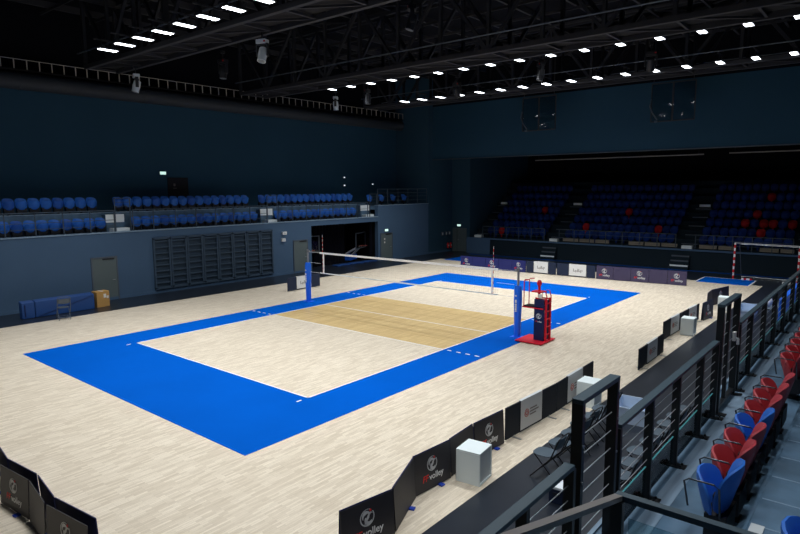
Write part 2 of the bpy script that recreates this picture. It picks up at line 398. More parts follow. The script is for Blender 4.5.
# ------------------------------------------------------------------ roof
k = MB()
for i in range(16):
    x = -16 + i * 2.4; k.box(x, x + 0.12, -27, 20.8, CZ - 0.3, CZ)
for i in range(20):
    y = -25 + i * 2.3; k.box(-17, 21.6, y, y + 0.06, CZ - 0.42, CZ - 0.3)
struct(k.obj('ceiling_purlins', 'truss'))
def truss(yc, hw, label, z=10.8):
    t = thing('roof_truss', label, 'roof truss', (0, yc, z), 0, 'steel roof trusses')
    L0, L1, H = -13.9, 21.5, 3.05
    for s in (-1, 1):
        k = MB(); k.box(L0, L1, s * hw - 0.09, s * hw + 0.09, -0.09, 0.09); k.obj('bottom_chord', 'truss', t)
        k = MB(); k.box(L0, L1, s * hw - 0.09, s * hw + 0.09, H - 0.09, H + 0.09); k.obj('top_chord', 'truss_dark', t)
    n = 15; st = (L1 - L0) / n
    for s in (-1, 1):
        k = MB()
        for i in range(n):
            x = L0 + i * st
            k.bar((x, s * hw, 0), (x, s * hw, H), 0.14)
            a, b = ((0, H) if i % 2 else (H, 0)); k.bar((x, s * hw, a), (x + st, s * hw, b), 0.13)
        k.obj('web_members', 'truss_dark', t)
    k = MB()
    for i in range(n):
        x = L0 + i * st; k.bar((x, -hw, 0), (x + st, hw, 0), 0.07); k.bar((x, -hw, 0), (x, hw, 0), 0.09)
    k.obj('cross_bracing', 'truss', t)
    k = MB()
    for i in range(n): k.bar((L0 + i * st, (-hw, hw)[i % 2], H), (L0 + i * st + st, (hw, -hw)[i % 2], H), 0.07)
    k.obj('cross_bracing', 'truss', t)
    k = MB(); k.box(L0, L1, -hw + 0.12, hw - 0.12, 0.1, 0.13)
    k.obj('catwalk_grating', 'grate', t)
    k = MB(); k.tube([(L0, -hw - 0.35, 0.55), (L1, -hw - 0.35, 0.55)], 0.03, 6); k.tube([(L0, hw + 0.3, 0.5), (L1, hw + 0.3, 0.5)], 0.03, 6)
    k.obj('service_pipe', 'grey_metal', t)
    return t
truss(-5.2, 0.74, 'steel roof truss nearest the camera, carrying the nearest lamp row', 11.03)
truss(3.5, 0.85, 'steel roof truss across the middle of the hall')
truss(13.85, 0.75, 'steel roof truss farthest away, close to the far wall', 11.03)

def lamp_proto():
    t = thing('ceiling_light', 'tmp', 'ceiling light', (0, 0, 11), 0)
    k = MB(); k.box(-0.17, 0.17, -0.42, 0.42, 0.0, 0.07); k.obj('housing', 'mh_black', t, bevel=0.01)
    k = MB(); k.box(-0.13, 0.13, -0.36, 0.36, -0.012, 0.0); k.obj('lens', 'lamp', t)
    k = MB(); k.bar((0, -0.25, 0.07), (0, -0.25, 0.35), 0.025); k.bar((0, 0.25, 0.07), (0, 0.25, 0.35), 0.025); k.box(-0.03, 0.03, -0.55, 0.55, 0.33, 0.38); k.obj('bracket', 'truss', t)
    return t
LP = None
rows = ((-6.95, -9.5, 1.44, 16, 'nearest lamp row', 'lamps along the nearest truss'), (5.8, -9.75, 1.5, 16, 'middle lamp row', 'lamps along the middle truss'), (12.5, -9.75, 1.44, 16, 'farthest lamp row', 'lamps along the farthest truss'), (-13.9, -9.5, 2.5, 11, 'added unseen near-end row', 'unseen lamps added over the near end'))  # last row is out of view, added to light the near end
for y, x0, st, n, nm, g in rows:
    for i in range(n):
        lb = 'bright white ceiling lamp, %s from the left in the %s' % (ORD[i + 1], nm)
        if LP is None: LP = lamp_proto(); LP.location = (x0, y, 11.0); LP['label'] = lb; LP['group'] = g
        else: dup(LP, (x0 + i * st, y, 11.0), 0, lb, g)

LAMP = D.lights.new('lamp_beam', 'AREA'); LAMP.shape = 'RECTANGLE'; LAMP.size = 0.28; LAMP.size_y = 0.78; LAMP.energy = 67; LAMP.spread = math.radians(120); LAMP.color = (0.95, 0.98, 1.0)
for o in [o for o in D.objects if o.name.startswith('ceiling_light')]:
    l = D.objects.new('lamp_beam', LAMP); COL.objects.link(l); l.parent = o; l.location = (0, 0, -0.02)

def moving_head(loc, rz, tilt, m, label):
    t = thing('stage_spotlight', label, 'stage spotlight', loc, rz, 'stage spotlights hung from the trusses')
    k = MB(); k.box(-0.2, 0.2, -0.14, 0.14, -0.16, 0); k.obj('base', m, t, bevel=0.02)
    k = MB(); k.box(-0.25, -0.2, -0.07, 0.07, -0.6, -0.14); k.box(0.2, 0.25, -0.07, 0.07, -0.6, -0.14); k.box(-0.25, 0.25, -0.07, 0.07, -0.2, -0.15); k.obj('yoke', 'mh_black', t, bevel=0.015)
    k = MB(); c = Vector((0, 0, -0.5)); d = Vector((0, math.sin(tilt), -math.cos(tilt)))
    k.tube([c - d * 0.24, c - d * 0.2, c + d * 0.05, c + d * 0.2, c + d * 0.3], [0.08, 0.15, 0.17, 0.15, 0.16], 14); h = k.obj('head', m, t, smooth=True)
    k = MB(); k.tube([c + d * 0.3, c + d * 0.31], 0.13, 14); k.obj('lens', 'steel', h)
    k = MB(); k.bar((0, 0, 0), (0, 0, 0.3), 0.05); k.box(-0.06, 0.06, -0.1, 0.1, 0.25, 0.36); k.obj('clamp', 'mh_black', t)
    k = MB(); k.box(0.14, 0.21, -0.15, -0.142, -0.12, -0.06); k.obj('warning_label', 'red', t)
for (x, y, z, m, lb) in ((-11.3, -4.9, 10.55, 'mh_white', 'white stage spotlight under the left end of the nearest truss'), (-2.5, -4.6, 10.75, 'mh_white', 'pale stage spotlight below the bright end of nearest lamp row'),
        (-7.1, -3.15, 10.9, 'mh_black', 'dark stage spotlight just behind the nearest truss'), (-11.1, 7.5, 10.9, 'mh_white', 'white stage spotlight at the left end of the middle lamp row'),
        (-7.8, 6.8, 10.9, 'mh_black', 'dark stage spotlight between the third and fourth middle-row lamps'), (2.8, -2.5, 11.4, 'mh_black', 'dark stage spotlight high against the ceiling lattice'),
        (-2.75, 8.3, 10.9, 'mh_black', 'dark stage spotlight hanging between the middle and farthest lamp rows'), (2.75, 7.0, 11.0, 'mh_black', 'dark stage spotlight in front of the left dark hanging panel'),
        (7.3, 8.0, 11.0, 'mh_black', 'dark stage spotlight in front of the right dark hanging panel')):
    moving_head((x, y, z), random.uniform(-1, 1), random.uniform(-0.4, 0.5), m, lb)

# retracted goals hanging against the far header
for x0, y, lb in ((-4.6, 19, 'clear double panel hanging before the far wall, left of two'), (3.95, 19, 'clear double panel hanging before the far wall, right of two')):
    t = thing('hanging_panel', lb, 'hanging panel', (x0, y, 9.2), 0)
    for i in (0, 1):
        k = MB(); a = i * 1.23
        k.box(a, a + 1.2, 0, 0.02, 0, 2.2); p = k.obj('clear_sheet', 'acrylic', t)
        k = MB()
        for b in ((a, a + 1.2, -0.02, 0.04, -0.03, 0.03), (a - 0.02, a + 0.03, -0.02, 0.04, 0, 2.2), (a + 1.17, a + 1.22, -0.02, 0.04, 0, 2.2), (a, a + 1.2, -0.02, 0.04, 2.17, 2.23)): k.box(*b)
        k.obj('rim', 'truss', p)
    k = MB(); k.tube([(0.1, 0, 2.2), (0.1, 0, 4.9)], 0.02, 6); k.tube([(2.3, 0, 2.2), (2.3, 0, 4.9)], 0.02, 6); k.obj('suspension', 'truss', t)
    k = MB(); k.tube([(0.05, -0.15, 1.3), (0.0, -0.25, 0.9), (0.15, -0.2, 0.5), (0.4, -0.1, 0.1)], 0.04, 8); k.box(0.25, 0.4, -0.12, -0.02, -0.05, 0.05); k.obj('hoist_arm', 'grey_metal', t)
for x0, x1, z, lb in ((-5.1, 6.3, 7.33, 'long thin steel pipe hanging in the dark stage opening, left one'), (7.7, 14.5, 7.35, 'short thin steel pipe hanging in the dark stage opening, right one')):
    t = thing('stage_pipe', lb, 'pipe', (x0, 22, z)); k = MB(); k.tube([(0, 0, 0), (x1 - x0, 0, 0)], 0.035, 8); k.obj('tube', 'rail_brown', t)
    k = MB()
    for q in (0.3, x1 - x0 - 0.3): k.bar((q, 0, 0), (q, 0, CZ - z), 0.02)
    k.obj('hanger', 'truss_dark', t)

# duct and catwalk on the left
t = thing('air_duct', 'long round dark air duct under the left catwalk', 'air duct', (-16.45, 0, 10.45))
k = MB(); k.tube([(0, -26.9, 0), (0, 20.15, 0)], 0.4, 24); k.obj('pipe', 'duct', t, smooth=True)
for y in range(-26, 20, 6):
    k = MB(); k.tube([(0, y, 0), (0, y + 0.08, 0)], 0.42, 24); k.obj('joint_band', 'duct', t, smooth=True)
for y in range(-25, 20, 6):
    k = MB(); k.box(-0.548, -0.36, y, y + 0.08, -0.06, 0.06); k.obj('wall_bracket', 'mh_black', t)
t = thing('catwalk', 'narrow dark catwalk with pale-posted railing high on the left wall', 'catwalk', (-16.5, 0, 10.9))
k = MB(); k.box(-0.5, 0.35, -26.9, 20.15, 0, 0.06); k.obj('deck', 'black', t)
k = MB(); k.tube([(0.3, -26.9, 0.5), (0.3, 20.15, 0.5)], 0.016, 6); k.obj('handrail', 'cat_rail', t)
for i in range(60):
    y = -12.0 + 0.545 * i
    k = MB(); k.box(0.28, 0.32, y - 0.02, y + 0.02, 0.06, 0.5); k.obj('post', 'cat_rail', t)

# ------------------------------------------------------------------ seats
SEATM = {}
def seat_meshes(color):
    if color in SEATM: return SEATM[color]
    k = MB(); Mx = Matrix.Rotation(-PI / 2, 4, 'Z')          # shell normal +y -> local +x (forward)
    k.shell(0.5, 0.5, 0.055, 0.09, Matrix.Translation((-0.04, 0, 0.31)) @ Matrix.Rotation(-0.26, 4, 'Y') @ Mx)
    back = k.mesh('backrest', color, True)
    k = MB(); k.shell(0.49, 0.42, 0.055, -0.1, Matrix.Translation((0.08, 0, 0.26)) @ Matrix.Rotation(0.26, 4, 'Y') @ Mx)
    pan = k.mesh('seat_pan', color, True)
    k = MB(); k.box(-0.05, 0.05, -0.04, 0.04, 0, 0.45); k.box(-0.09, 0.09, -0.08, 0.08, 0, 0.02); k.box(-0.1, 0.08, -0.2, 0.2, 0.12, 0.34)
    br = k.mesh('bracket', 'seat_metal')
    k = MB(); k.shell(0.5, 0.5, 0.055, 0.09, Matrix.Translation((-0.04, 0, 0.31)) @ Matrix.Rotation(-0.26, 4, 'Y') @ Mx, n=12, rings=3)
    k.shell(0.49, 0.42, 0.055, -0.1, Matrix.Translation((0.08, 0, 0.26)) @ Matrix.Rotation(0.26, 4, 'Y') @ Mx, n=12, rings=3)
    k.box(-0.05, 0.05, -0.04, 0.04, 0, 0.45)
    whole = k.mesh('stadium_seat', color, True)
    SEATM[color] = (back, pan, br, whole); return SEATM[color]
ARM = None
def arm_mesh():
    global ARM
    if ARM is None:
        k = MB(); k.tube([(-0.06, 0, 0.36), (-0.04, 0, 0.62), (0.0, 0, 0.65), (0.2, 0, 0.65), (0.24, 0, 0.62), (0.2, 0, 0.4)], 0.009, 8)
        ARM = k.mesh('armrest', 'chrome', True)
    return ARM
def seat(loc, rz, color, label, group, arms=()):
    b, p, br, wh = seat_meshes(color)
    t = thing('stadium_seat', label, 'seat', loc, rz, group)
    mk('backrest', b, t); mk('seat_pan', p, t); mk('bracket', br, t)
    for s in arms: mk('armrest', arm_mesh(), t, (0, s * 0.27, 0))
    return t
def seat_simple(loc, rz, color, label, group):
    o = mk('stadium_seat', seat_meshes(color)[3], None, loc); o.rotation_euler = (0, 0, rz); return tag(o, label, 'seat', group)

# left balcony
def bal_row(x, z, y0, n, pitch, rowname, block):
    for i in range(n):
        m = 'seat_blue' if (i * 7 + n) % 4 else 'seat_navy'
        seat((x, y0 + i * pitch, z), 0, m, 'blue tip-up seat, %s from the left, %s of the %s balcony block' % (ORD[i + 1], rowname, block), 'seats in the %s of the %s balcony block' % (rowname, block))
U, Lw = 'upper row', 'front row'
bal_row(-15.35, 4.2, -5.52 - 0.525 * 9, 10, 0.525, U, 'left')
bal_row(-14.45, 3.2, -5.55 - 0.525 * 9, 10, 0.525, Lw, 'left')
bal_row(-15.35, 4.2, -4.2, 16, 0.525, U, 'middle')
bal_row(-14.45, 3.2, -3.72, 15, 0.525, Lw, 'middle')
bal_row(-15.35, 4.2, 4.95, 16, 0.53, U, 'right')
bal_row(-14.45, 3.2, 5.45, 14, 0.53, Lw, 'right')
for i in range(4):
    seat((-14.7, 14.35 + i * 1.35, 4.1), 0, 'seat_blue', 'blue seat on the raised balcony end, %s from the left' % ORD[i + 1], 'spaced seats on the raised balcony end')
# white aisle steps on the balcony
n = 5
for y in (-5.1, 4.3, 13.25):
    sbox('trim_%d' % n, 'tread', -14.85, -14.42, y - 0.18, y + 0.72, 3.2, 4.12); n += 1
    sbox('trim_%d' % n, 'white_step', -14.42, -14.39, y - 0.2, y + 0.72, 3.74, 4.14); n += 1
    sbox('trim_%d' % n, 'white_step', -14.39, -13.95, y - 0.08, y + 0.76, 3.2, 3.47); n += 1

def railing(name, label, cat, pts_y, x, z0, z1, rails, m='bal_rail', pw=0.04, cap=0.04, axis='y', group=None):
    """post-and-rail fence along y at x (or along x at y when axis == 'x')"""
    P = (lambda s, z: (x, s, z)) if axis == 'y' else (lambda s, z: (s, x, z))
    t = thing(name, label, cat, P(pts_y[0], z0), 0, group); o = Vector(P(pts_y[0], z0))
    V = lambda s, z: Vector(P(s, z)) - o
    k = MB(); k.bar(V(pts_y[0], z1), V(pts_y[-1], z1), cap, cap); k.obj('top_rail', m, t)
    for z in rails:
        k = MB(); k.bar(V(pts_y[0], z), V(pts_y[-1], z), 0.025); k.obj('rail', m, t)
    for s in pts_y:
        k = MB(); k.bar(V(s, z0), V(s, z1), pw); k.obj('post', m, t)
    return t
ya = [-9.92 - 1.2 * i for i in (3, 2, 1)] + [-9.92, -8.72, -7.55, -6.35, -5.2]
railing('balcony_railing', 'grey balcony railing before the left seat block', 'railing', ya, -13.7, 3.32, 4.36, (3.62, 3.9))
railing('balcony_railing', 'grey balcony railing before the middle seat block', 'railing', [-4.27, -3.19, -1.96, -0.74, 0.48, 1.67, 2.82, 4.05], -13.7, 3.32, 4.36, (3.62, 3.9))
railing('balcony_railing', 'grey balcony railing before the right seat block', 'railing', [4.97, 6.04, 7.22, 8.4, 9.6, 10.9, 12.0, 13.06], -13.7, 3.32, 4.36, (3.62, 3.9))
for y, lb in ((-5.15, 'taller grey railing gate at the first balcony aisle'), (4.1, 'taller grey railing gate at the second balcony aisle'), (13.3, 'taller grey railing gate beside the raised balcony end')):
    railing('balcony_gate', lb, 'railing', [y + 0.02, y + 0.78], -13.74, 3.32, 4.95, (4.3, 4.55, 4.75))
railing('balcony_railing', 'grey railing around the raised balcony end', 'railing', [14.18, 15.3, 16.5, 17.7, 18.9, 20.12], -13.72, 4.14, 5.3, (4.45, 4.75, 5.02))

# ------------------------------------------------------------------ far stand
k = MB()
NR = 9; RP, RZ = 0.8, 0.56
k.box(-11.6, 14, 23.0, 23.7, 0, 1.3)
for i in range(NR):
    y = 23.7 + i * RP; k.box(-11.6, 14, y, y + RP if i < NR - 1 else 33.5, 0, 1.3 + RZ * i + (0.03 if i == 0 else 0))
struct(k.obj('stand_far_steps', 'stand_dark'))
sbox('trim_20', 'wall_low', -11.6, 14, 22.94, 23.0, 1.2, 1.32)
sbox('trim_21', 'wall_low', -11.7, -9.45, 22.95, 23.0, 0.0, 1.2)
blocks = ((-10.15, 10, 'left'), (-3.35, 15, 'middle'), (6.05, 10, 'right'))
reds = {('left', 0): [2], ('left', 3): [7], ('middle', 1): [2, 12], ('middle', 3): [7], ('right', 1): [6], ('right', 2): [4, 6, 7, 9], ('right', 3): [5], ('right', 5): [6]}
for x0, n_, bn in blocks:
    for r in range(6):
        for i in range(n_):
            red = i in reds.get((bn, r), [])
            x = x0 + i * 0.525 
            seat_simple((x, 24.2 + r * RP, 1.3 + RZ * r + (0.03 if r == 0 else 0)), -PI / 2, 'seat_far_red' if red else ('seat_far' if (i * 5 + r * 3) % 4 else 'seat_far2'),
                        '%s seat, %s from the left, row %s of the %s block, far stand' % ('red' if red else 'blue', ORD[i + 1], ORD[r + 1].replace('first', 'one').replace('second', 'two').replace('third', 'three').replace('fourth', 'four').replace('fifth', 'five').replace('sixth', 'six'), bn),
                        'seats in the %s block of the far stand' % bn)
k = MB()
Mx = Matrix.Rotation(-PI / 2, 4, 'Z') @ Matrix.Rotation(-PI / 2, 4, 'Z')
for x0, n_, bn in blocks:
    for r in (6,):
        for i in range(n_):
            T = Matrix.Translation((x0 + i * 0.525, 24.2 + r * RP, 1.3 + RZ * r))
            k.shell(0.47, 0.46, 0.05, 0.06, T @ Matrix.Translation((0, 0.05, 0.41)) @ Matrix.Rotation(PI, 4, 'Z'), n=8, rings=2)
            k.shell(0.45, 0.4, 0.05, -0.05, T @ Matrix.Translation((0, -0.08, 0.36)) @ Matrix.Rotation(PI, 4, 'Z'), n=8, rings=2)
            k.bar(T @ Vector((0, 0, 0)), T @ Vector((0, 0, 0.45)), 0.06)
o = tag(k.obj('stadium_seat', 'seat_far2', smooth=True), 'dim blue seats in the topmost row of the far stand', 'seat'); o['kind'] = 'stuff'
n = 30
for xa in (-10.85, -4.15, 5.25, 11.75):
    for i in range(1, 6):
        sbox('trim_%d' % n, 'stand_dark', xa - 0.5, xa + 0.5, 23.3 + RP * i, 23.7 + RP * i, 1.0 + RZ * (i - 1), 1.3 + RZ * (i - 0.5)); n += 1
        sbox('trim_%d' % n, 'grey_metal', xa - 0.5, xa + 0.5, 23.27 + RP * i, 23.3 + RP * i, 1.3 + RZ * (i - 0.5) - 0.05, 1.3 + RZ * (i - 0.5)); n += 1
    sbox('trim_%d' % n, 'white_step', xa - 0.35, xa + 0.35, 23.68 + RP * 5 - 0.05, 23.7 + RP * 5, 1.3 + RZ * 5 - 0.18, 1.3 + RZ * 5); n += 1
    sbox('trim_%d' % n, 'white_step', xa - 0.3, xa + 0.35, 23.3, 23.68, 1.3, 1.5); n += 1
def rng(a, b, st):
    m = max(1, round((b - a) / st)); return [a + (b - a) * i / m for i in range(m + 1)]
for a, b, lb in ((-10.2, -4.75, 'dark railing in front of the left far seat block'), (-3.55, 4.65, 'dark railing in front of the middle far seat block'), (5.85, 11.2, 'dark railing in front of the right far seat block')):
    railing('stand_railing', lb, 'railing', rng(a, b, 1.1), 23.06, 1.32, 2.25, (1.65, 1.95), axis='x', pw=0.04, cap=0.04)
n = 90
for a, b in ((-3.5, -2.3), (-2.2, -1.1), (-1.0, 0.0), (1.4, 2.4), (2.5, 3.5), (3.6, 4.6), (5.95, 7.0), (7.1, 8.1), (9.4, 10.4), (10.5, 11.2)):
    sbox('trim_%d' % n, 'beige', a, b, 23.62, 23.68, 1.34, 1.56); n += 1  # beige strips paint in the light caught along the walkway
for xa, lb in ((-4.2, 'portable steps against the left part of the far stand front'), (5.05, 'portable steps beside the right end of the far boards')):
    t = thing('portable_steps', lb, 'steps', (xa, 22.5, 0))
    for i in range(3):
        k = MB(); k.box(-0.55, 0.55, 0.02 + i * 0.16, 0.48, i * 0.3, 0.3 + i * 0.3 - 0.002); k.obj('step', 'stand_dark', t)
        k = MB(); k.box(-0.55, 0.55, -0.0 + i * 0.16, 0.02 + i * 0.16, 0.2 + i * 0.3, 0.3 + i * 0.3); k.obj('step_edge', 'white_step' if i == 0 else 'grey_metal', t)

# ------------------------------------------------------------------ right stand (camera side)
k = MB(); k.box(13.9, 15.06, -27, 20, -0.004, 2.15)
for i in range(1, 8): k.box(15.06 + 0.85 * (i - 1), 15.06 + 0.85 * i if i < 7 else 21.6, -27, 20, -0.004, 2.15 + 0.4 * i)
struct(k.obj('stand_right_steps', 'tread'))
sbox('trim_120', 'tread_edge', 14.13, 14.3, -27, 20, 2.15, 2.153)
sbox('trim_121', 'tread_edge', 13.86, 13.9, -27, 20, -0.004, 2.17)
k = MB()
for i in range(60): k.box(15.1, 15.9, -14 + 0.54 * i - 0.008, -14 + 0.54 * i + 0.008, 2.55, 2.553)
struct(k.obj('stand_right_joint_lines', 'tread_edge'))
k = MB(); k.box(15.06, 15.085, -13.6, 16, 2.545, 2.555); struct(k.obj('trim_122', 'tread'))
for i, (a, b, c, d, z) in enumerate(((14.55, 14.62, -14.3, -13.45, 2.153), (15.1, 15.2, -14.3, -13.45, 2.556), (14.86, 14.93, -14.0, -13.45, 2.353))):
    sbox('trim_%d' % (123 + i), 'nosing', a, b, c, d, z - 0.003, z + 0.002)
sbox('trim_130', 'tread', 14.86, 15.06, -14.6, -13.45, 2.15, 2.35)
cols = ['seat_blue', 'seat_red', 'seat_red', 'seat_blue', 'seat_red', 'seat_red', 'seat_red']
for i, c in enumerate(cols):
    lb = '%s tip-up seat, %s from the near aisle in the row behind the railing' % ('blue' if 'blue' in c else 'red', ORD[i + 1]) if i else 'blue tip-up seat at the near aisle end of the row behind the railing'
    seat((14.81, -13.2 + 0.54 * i, 2.15), PI, c, lb, 'seats behind the camera-side railing, near block', (1, -1) if i == 0 else (-1,))
for i in range(6):
    seat((14.82, -8.35 + 0.54 * i, 2.15), PI, 'seat_red', 'red tip-up seat beyond the second aisle, %s of that block' % ORD[i + 1], 'seats behind the camera-side railing, far block', (1, -1) if i == 0 else (-1,))
seat((15.62, -14.6, 2.55), PI, 'seat_blue', 'blue tip-up seat standing alone across the aisle, nearest the camera', None, ())
del_keys = [o for o in D.objects if o.get('group') is None and 'group' in o.keys()]
for o in del_keys: del o['group']

# --- camera-side railing
def guard(label, ys, y_end=None, x=14.06, z0=2.15, z1=3.25, glass=True):
    t = thing('guard_railing', label, 'railing', (x, ys[0], z0), 0)
    y0 = ys[0]; e = ys[-1]
    k = MB(); k.box(-0.042, 0.042, 0, e - y0, z1 - z0 - 0.035, z1 - z0); k.obj('top_rail', 'rail_cap', t, bevel=0.004)
    for y in ys:
        k = MB(); k.box(-0.042, 0.042, y - y0 - 0.022, y - y0 + 0.022, 0, z1 - z0 - 0.035); p = k.obj('post', 'rail', t)
        k = MB(); k.box(-0.08, 0.14, y - y0 - 0.06, y - y0 + 0.06, 0, 0.015)
        for bx in (0.09, -0.065):
            for s in (-1, 1): k.tube([(bx, y - y0 + s * 0.04, 0.01), (bx, y - y0 + s * 0.04, 0.035)], 0.012, 6)
        k.obj('base_plate', 'rail', p)
    for i in range(5):
        z = 0.43 + i * 0.125
        k = MB(); k.tube([(0, 0, z), (0, e - y0, z)], 0.0045, 6); k.obj('cable', 'cable', t)
    if glass:
        for a, b in zip(ys[:-1], ys[1:]):
            k = MB(); k.box(-0.006, 0.006, a - y0 + 0.05, b - y0 - 0.05, 0.04, 0.36); g = k.obj('glass_pane', 'glass', t)
            k = MB(); k.box(-0.007, 0.007, a - y0 + 0.05, b - y0 - 0.05, 0.36, 0.367); k.obj('glass_edge', 'glass_edge', g)
    return t
guard('dark cable railing with glass toe panels, cut by the bottom photo edge', [-18.2, -17.1, -16.2, -15.5, -14.75])
guard('dark cable railing between the two taller railing frames', [-13.75, -12.82, -11.85, -10.8, -9.98])
guard('long dark cable railing running away past the second frame', [-8.5, -7.5, -6.15, -4.9, -3.6, -2.25, -1.1, 0.1, 1.35, 2.6, 3.8, 5.0, 6.2, 7.5, 8.7, 10])
def gate(label, y0, y1, mids=()):
    t = thing('railing_frame', label, 'railing', (14.06, y0, 2.15), 0)
    k = MB(); k.box(-0.047, 0.047, -0.027, y1 - y0 + 0.027, 1.54, 1.58); k.obj('top_rail', 'rail_cap', t, bevel=0.004)
    for y in [0, y1 - y0]:
        k = MB(); k.box(-0.045, 0.045, y - 0.025, y + 0.025, 0, 1.54); p = k.obj('post', 'rail', t)
        k = MB(); k.box(-0.08, 0.14, y - 0.06, y + 0.06, 0, 0.015); k.obj('base_plate', 'rail', p)
        for z in (0.9, 1.2, 1.45):
            k = MB(); k.tube([(0.045, y, z), (0.052, y, z)], 0.012, 8); k.obj('bolt', 'steel', p)
    for m_ in mids:
        k = MB(); k.box(-0.025, 0.025, m_ - y0 - 0.025, m_ - y0 + 0.025, 0.06, 1.54); k.obj('stile', 'rail', t)
    k = MB(); k.box(-0.03, 0.03, 0, y1 - y0, 0.05, 0.1); k.obj('bottom_rail', 'rail', t)
    for i in range(6):
        k = MB(); k.tube([(0, 0, 0.43 + 0.165 * i), (0, y1 - y0, 0.43 + 0.165 * i)], 0.0045, 6); k.obj('cable', 'cable', t)
    return t
gate('taller dark railing frame nearest the camera', -14.62, -13.88)
g2 = gate('taller dark railing frame farther along the stand', -9.8, -8.72, (-9.3,))
k = MB(); k.box(0.05, 0.09, 0.58, 0.66, 0.95, 1.08); k.tube([(0.07, 0.62, 1.0), (0.12, 0.62, 0.98), (0.12, 0.62, 0.9)], 0.02, 8); k.obj('latch', 'white', g2)
# corner handrail in the foreground
t = thing('aisle_handrail', 'dark angled handrail corner crossing the bottom foreground', 'handrail', (14.53, -15.02, 2.15))
k = MB(); k.bar((0, 0, 1.1), (0.0, -2.6, 1.84), 0.055, 0.035); k.obj('sloping_rail', 'rail_brown', t)  # sheen on the sloping rail is painted in as a lighter brown
k = MB(); k.bar((-0.025, 0.02, 1.1), (1.9, 0.04, 1.1), 0.06, 0.04); k.obj('level_rail', 'rail_cap', t)
for p in ((0, -0.02), (1.75, 0.04)):
    k = MB(); k.box(p[0] - 0.04, p[0] + 0.04, p[1] - 0.025, p[1] + 0.025, 0 if p[0] == 0 else 0.4, 1.08); k.obj('post', 'rail', t)
k = MB(); k.box(0.06, 1.7, 0.03, 0.04, 0.45, 0.95); k.obj('glass_pane', 'glass', t)

# ------------------------------------------------------------------ net
for x, lb in ((-5.59, 'blue padded net post on the far side of the court'), (5.58, 'blue padded net post beside the red referee stand')):
    t = thing('net_post', lb, 'net post', (x, 0.05, 0.003), 0, 'padded net posts')
    s = 1 if x > 0 else -1
    k = MB(); k.tube([(0, 0, 0), (0, 0, 2.5)], 0.045, 14); k.obj('pole', 'steel', t, smooth=True)
    k = MB(); k.tube([(0, 0, 0.02), (0, 0, 0.6), (0, 0, 1.35), (0, 0, 1.75), (0, 0, 1.88)], [0.12, 0.125, 0.15, 0.14, 0.11], 16); p = k.obj('padding', 'pad_blue', t, smooth=True)
    k = MB()
    for z, h in ((0.95, 0.03), (1.0, 0.08), (1.1, 0.05), (1.17, 0.07), (1.28, 0.1), (1.5, 0.05)): k.box(-0.03, 0.03, -0.165, -0.13, z, z + h)
    k.obj('white_marking', 'white', p)
    k = MB(); k.box(-0.05 - 0.08 * s, 0.05 - 0.08 * s, -0.04, 0.04, 2.38, 2.46); k.tube([(0, 0, 2.49), (0, 0, 2.52)], 0.05, 12); k.obj('pulley', 'steel', t)
    k = MB(); k.box(-0.2, 0.2, -0.2, 0.2, 0, 0.02); k.obj('base_plate', 'pad_blue', t)
t = thing('volleyball_net', 'volleyball net with white tapes stretched across the court', 'net', (0, 0.05, 0))
k = MB(); k.box(-4.75, 4.75, -0.016, 0.016, 2.35, 2.43); k.obj('top_tape', 'tape', t)
k = MB(); k.box(-4.75, 4.75, -0.01, 0.01, 1.43, 1.48); k.obj('bottom_tape', 'tape_blue', t)
for x in (-4.5, 4.5):
    k = MB(); k.box(x - 0.028, x + 0.028, -0.013, 0.013, 1.43, 2.43); k.obj('side_band', 'tape', t)
    k = MB(); k.tube([(x + (0.05 if x > 0 else -0.05), 0, 1.43), (x + (0.05 if x > 0 else -0.05), 0, 3.23)], 0.008, 8); a = k.obj('antenna', 'white', t)
    for i in range(9):
        k = MB(); z = 1.43 + 0.2 * i; k.tube([(x + (0.05 if x > 0 else -0.05), 0, z), (x + (0.05 if x > 0 else -0.05), 0, z + 0.1)], 0.0092, 8); k.obj('red_stripe', 'red', a)
k = MB()
for i in range(96):
    x = -4.75 + 0.1 * i; k.box(x - 0.0006, x + 0.0006, -0.0006, 0.0006, 1.46, 2.38)
for i in range(9):
    z = 1.53 + 0.1 * i; k.box(-4.75, 4.75, -0.0006, 0.0006, z - 0.0006, z + 0.0006)
k.obj('net_mesh', 'net', t)
for s in (-1, 1):
    for z in (2.4, 1.9, 1.45):
        k = MB(); k.tube([(s * 4.7, 0, z), (s * 5.42, 0, z)], 0.006, 6); k.obj('tension_cord', 'tape', t)

# ------------------------------------------------------------------ board lettering and emblem
TXR = text_mesh('FF', 0.135); TXW = text_mesh('volley', 0.135)
TXR.materials.clear(); TXR.materials.append(M['txt_red']); TXW.materials.clear(); TXW.materials.append(M['txt_white'])
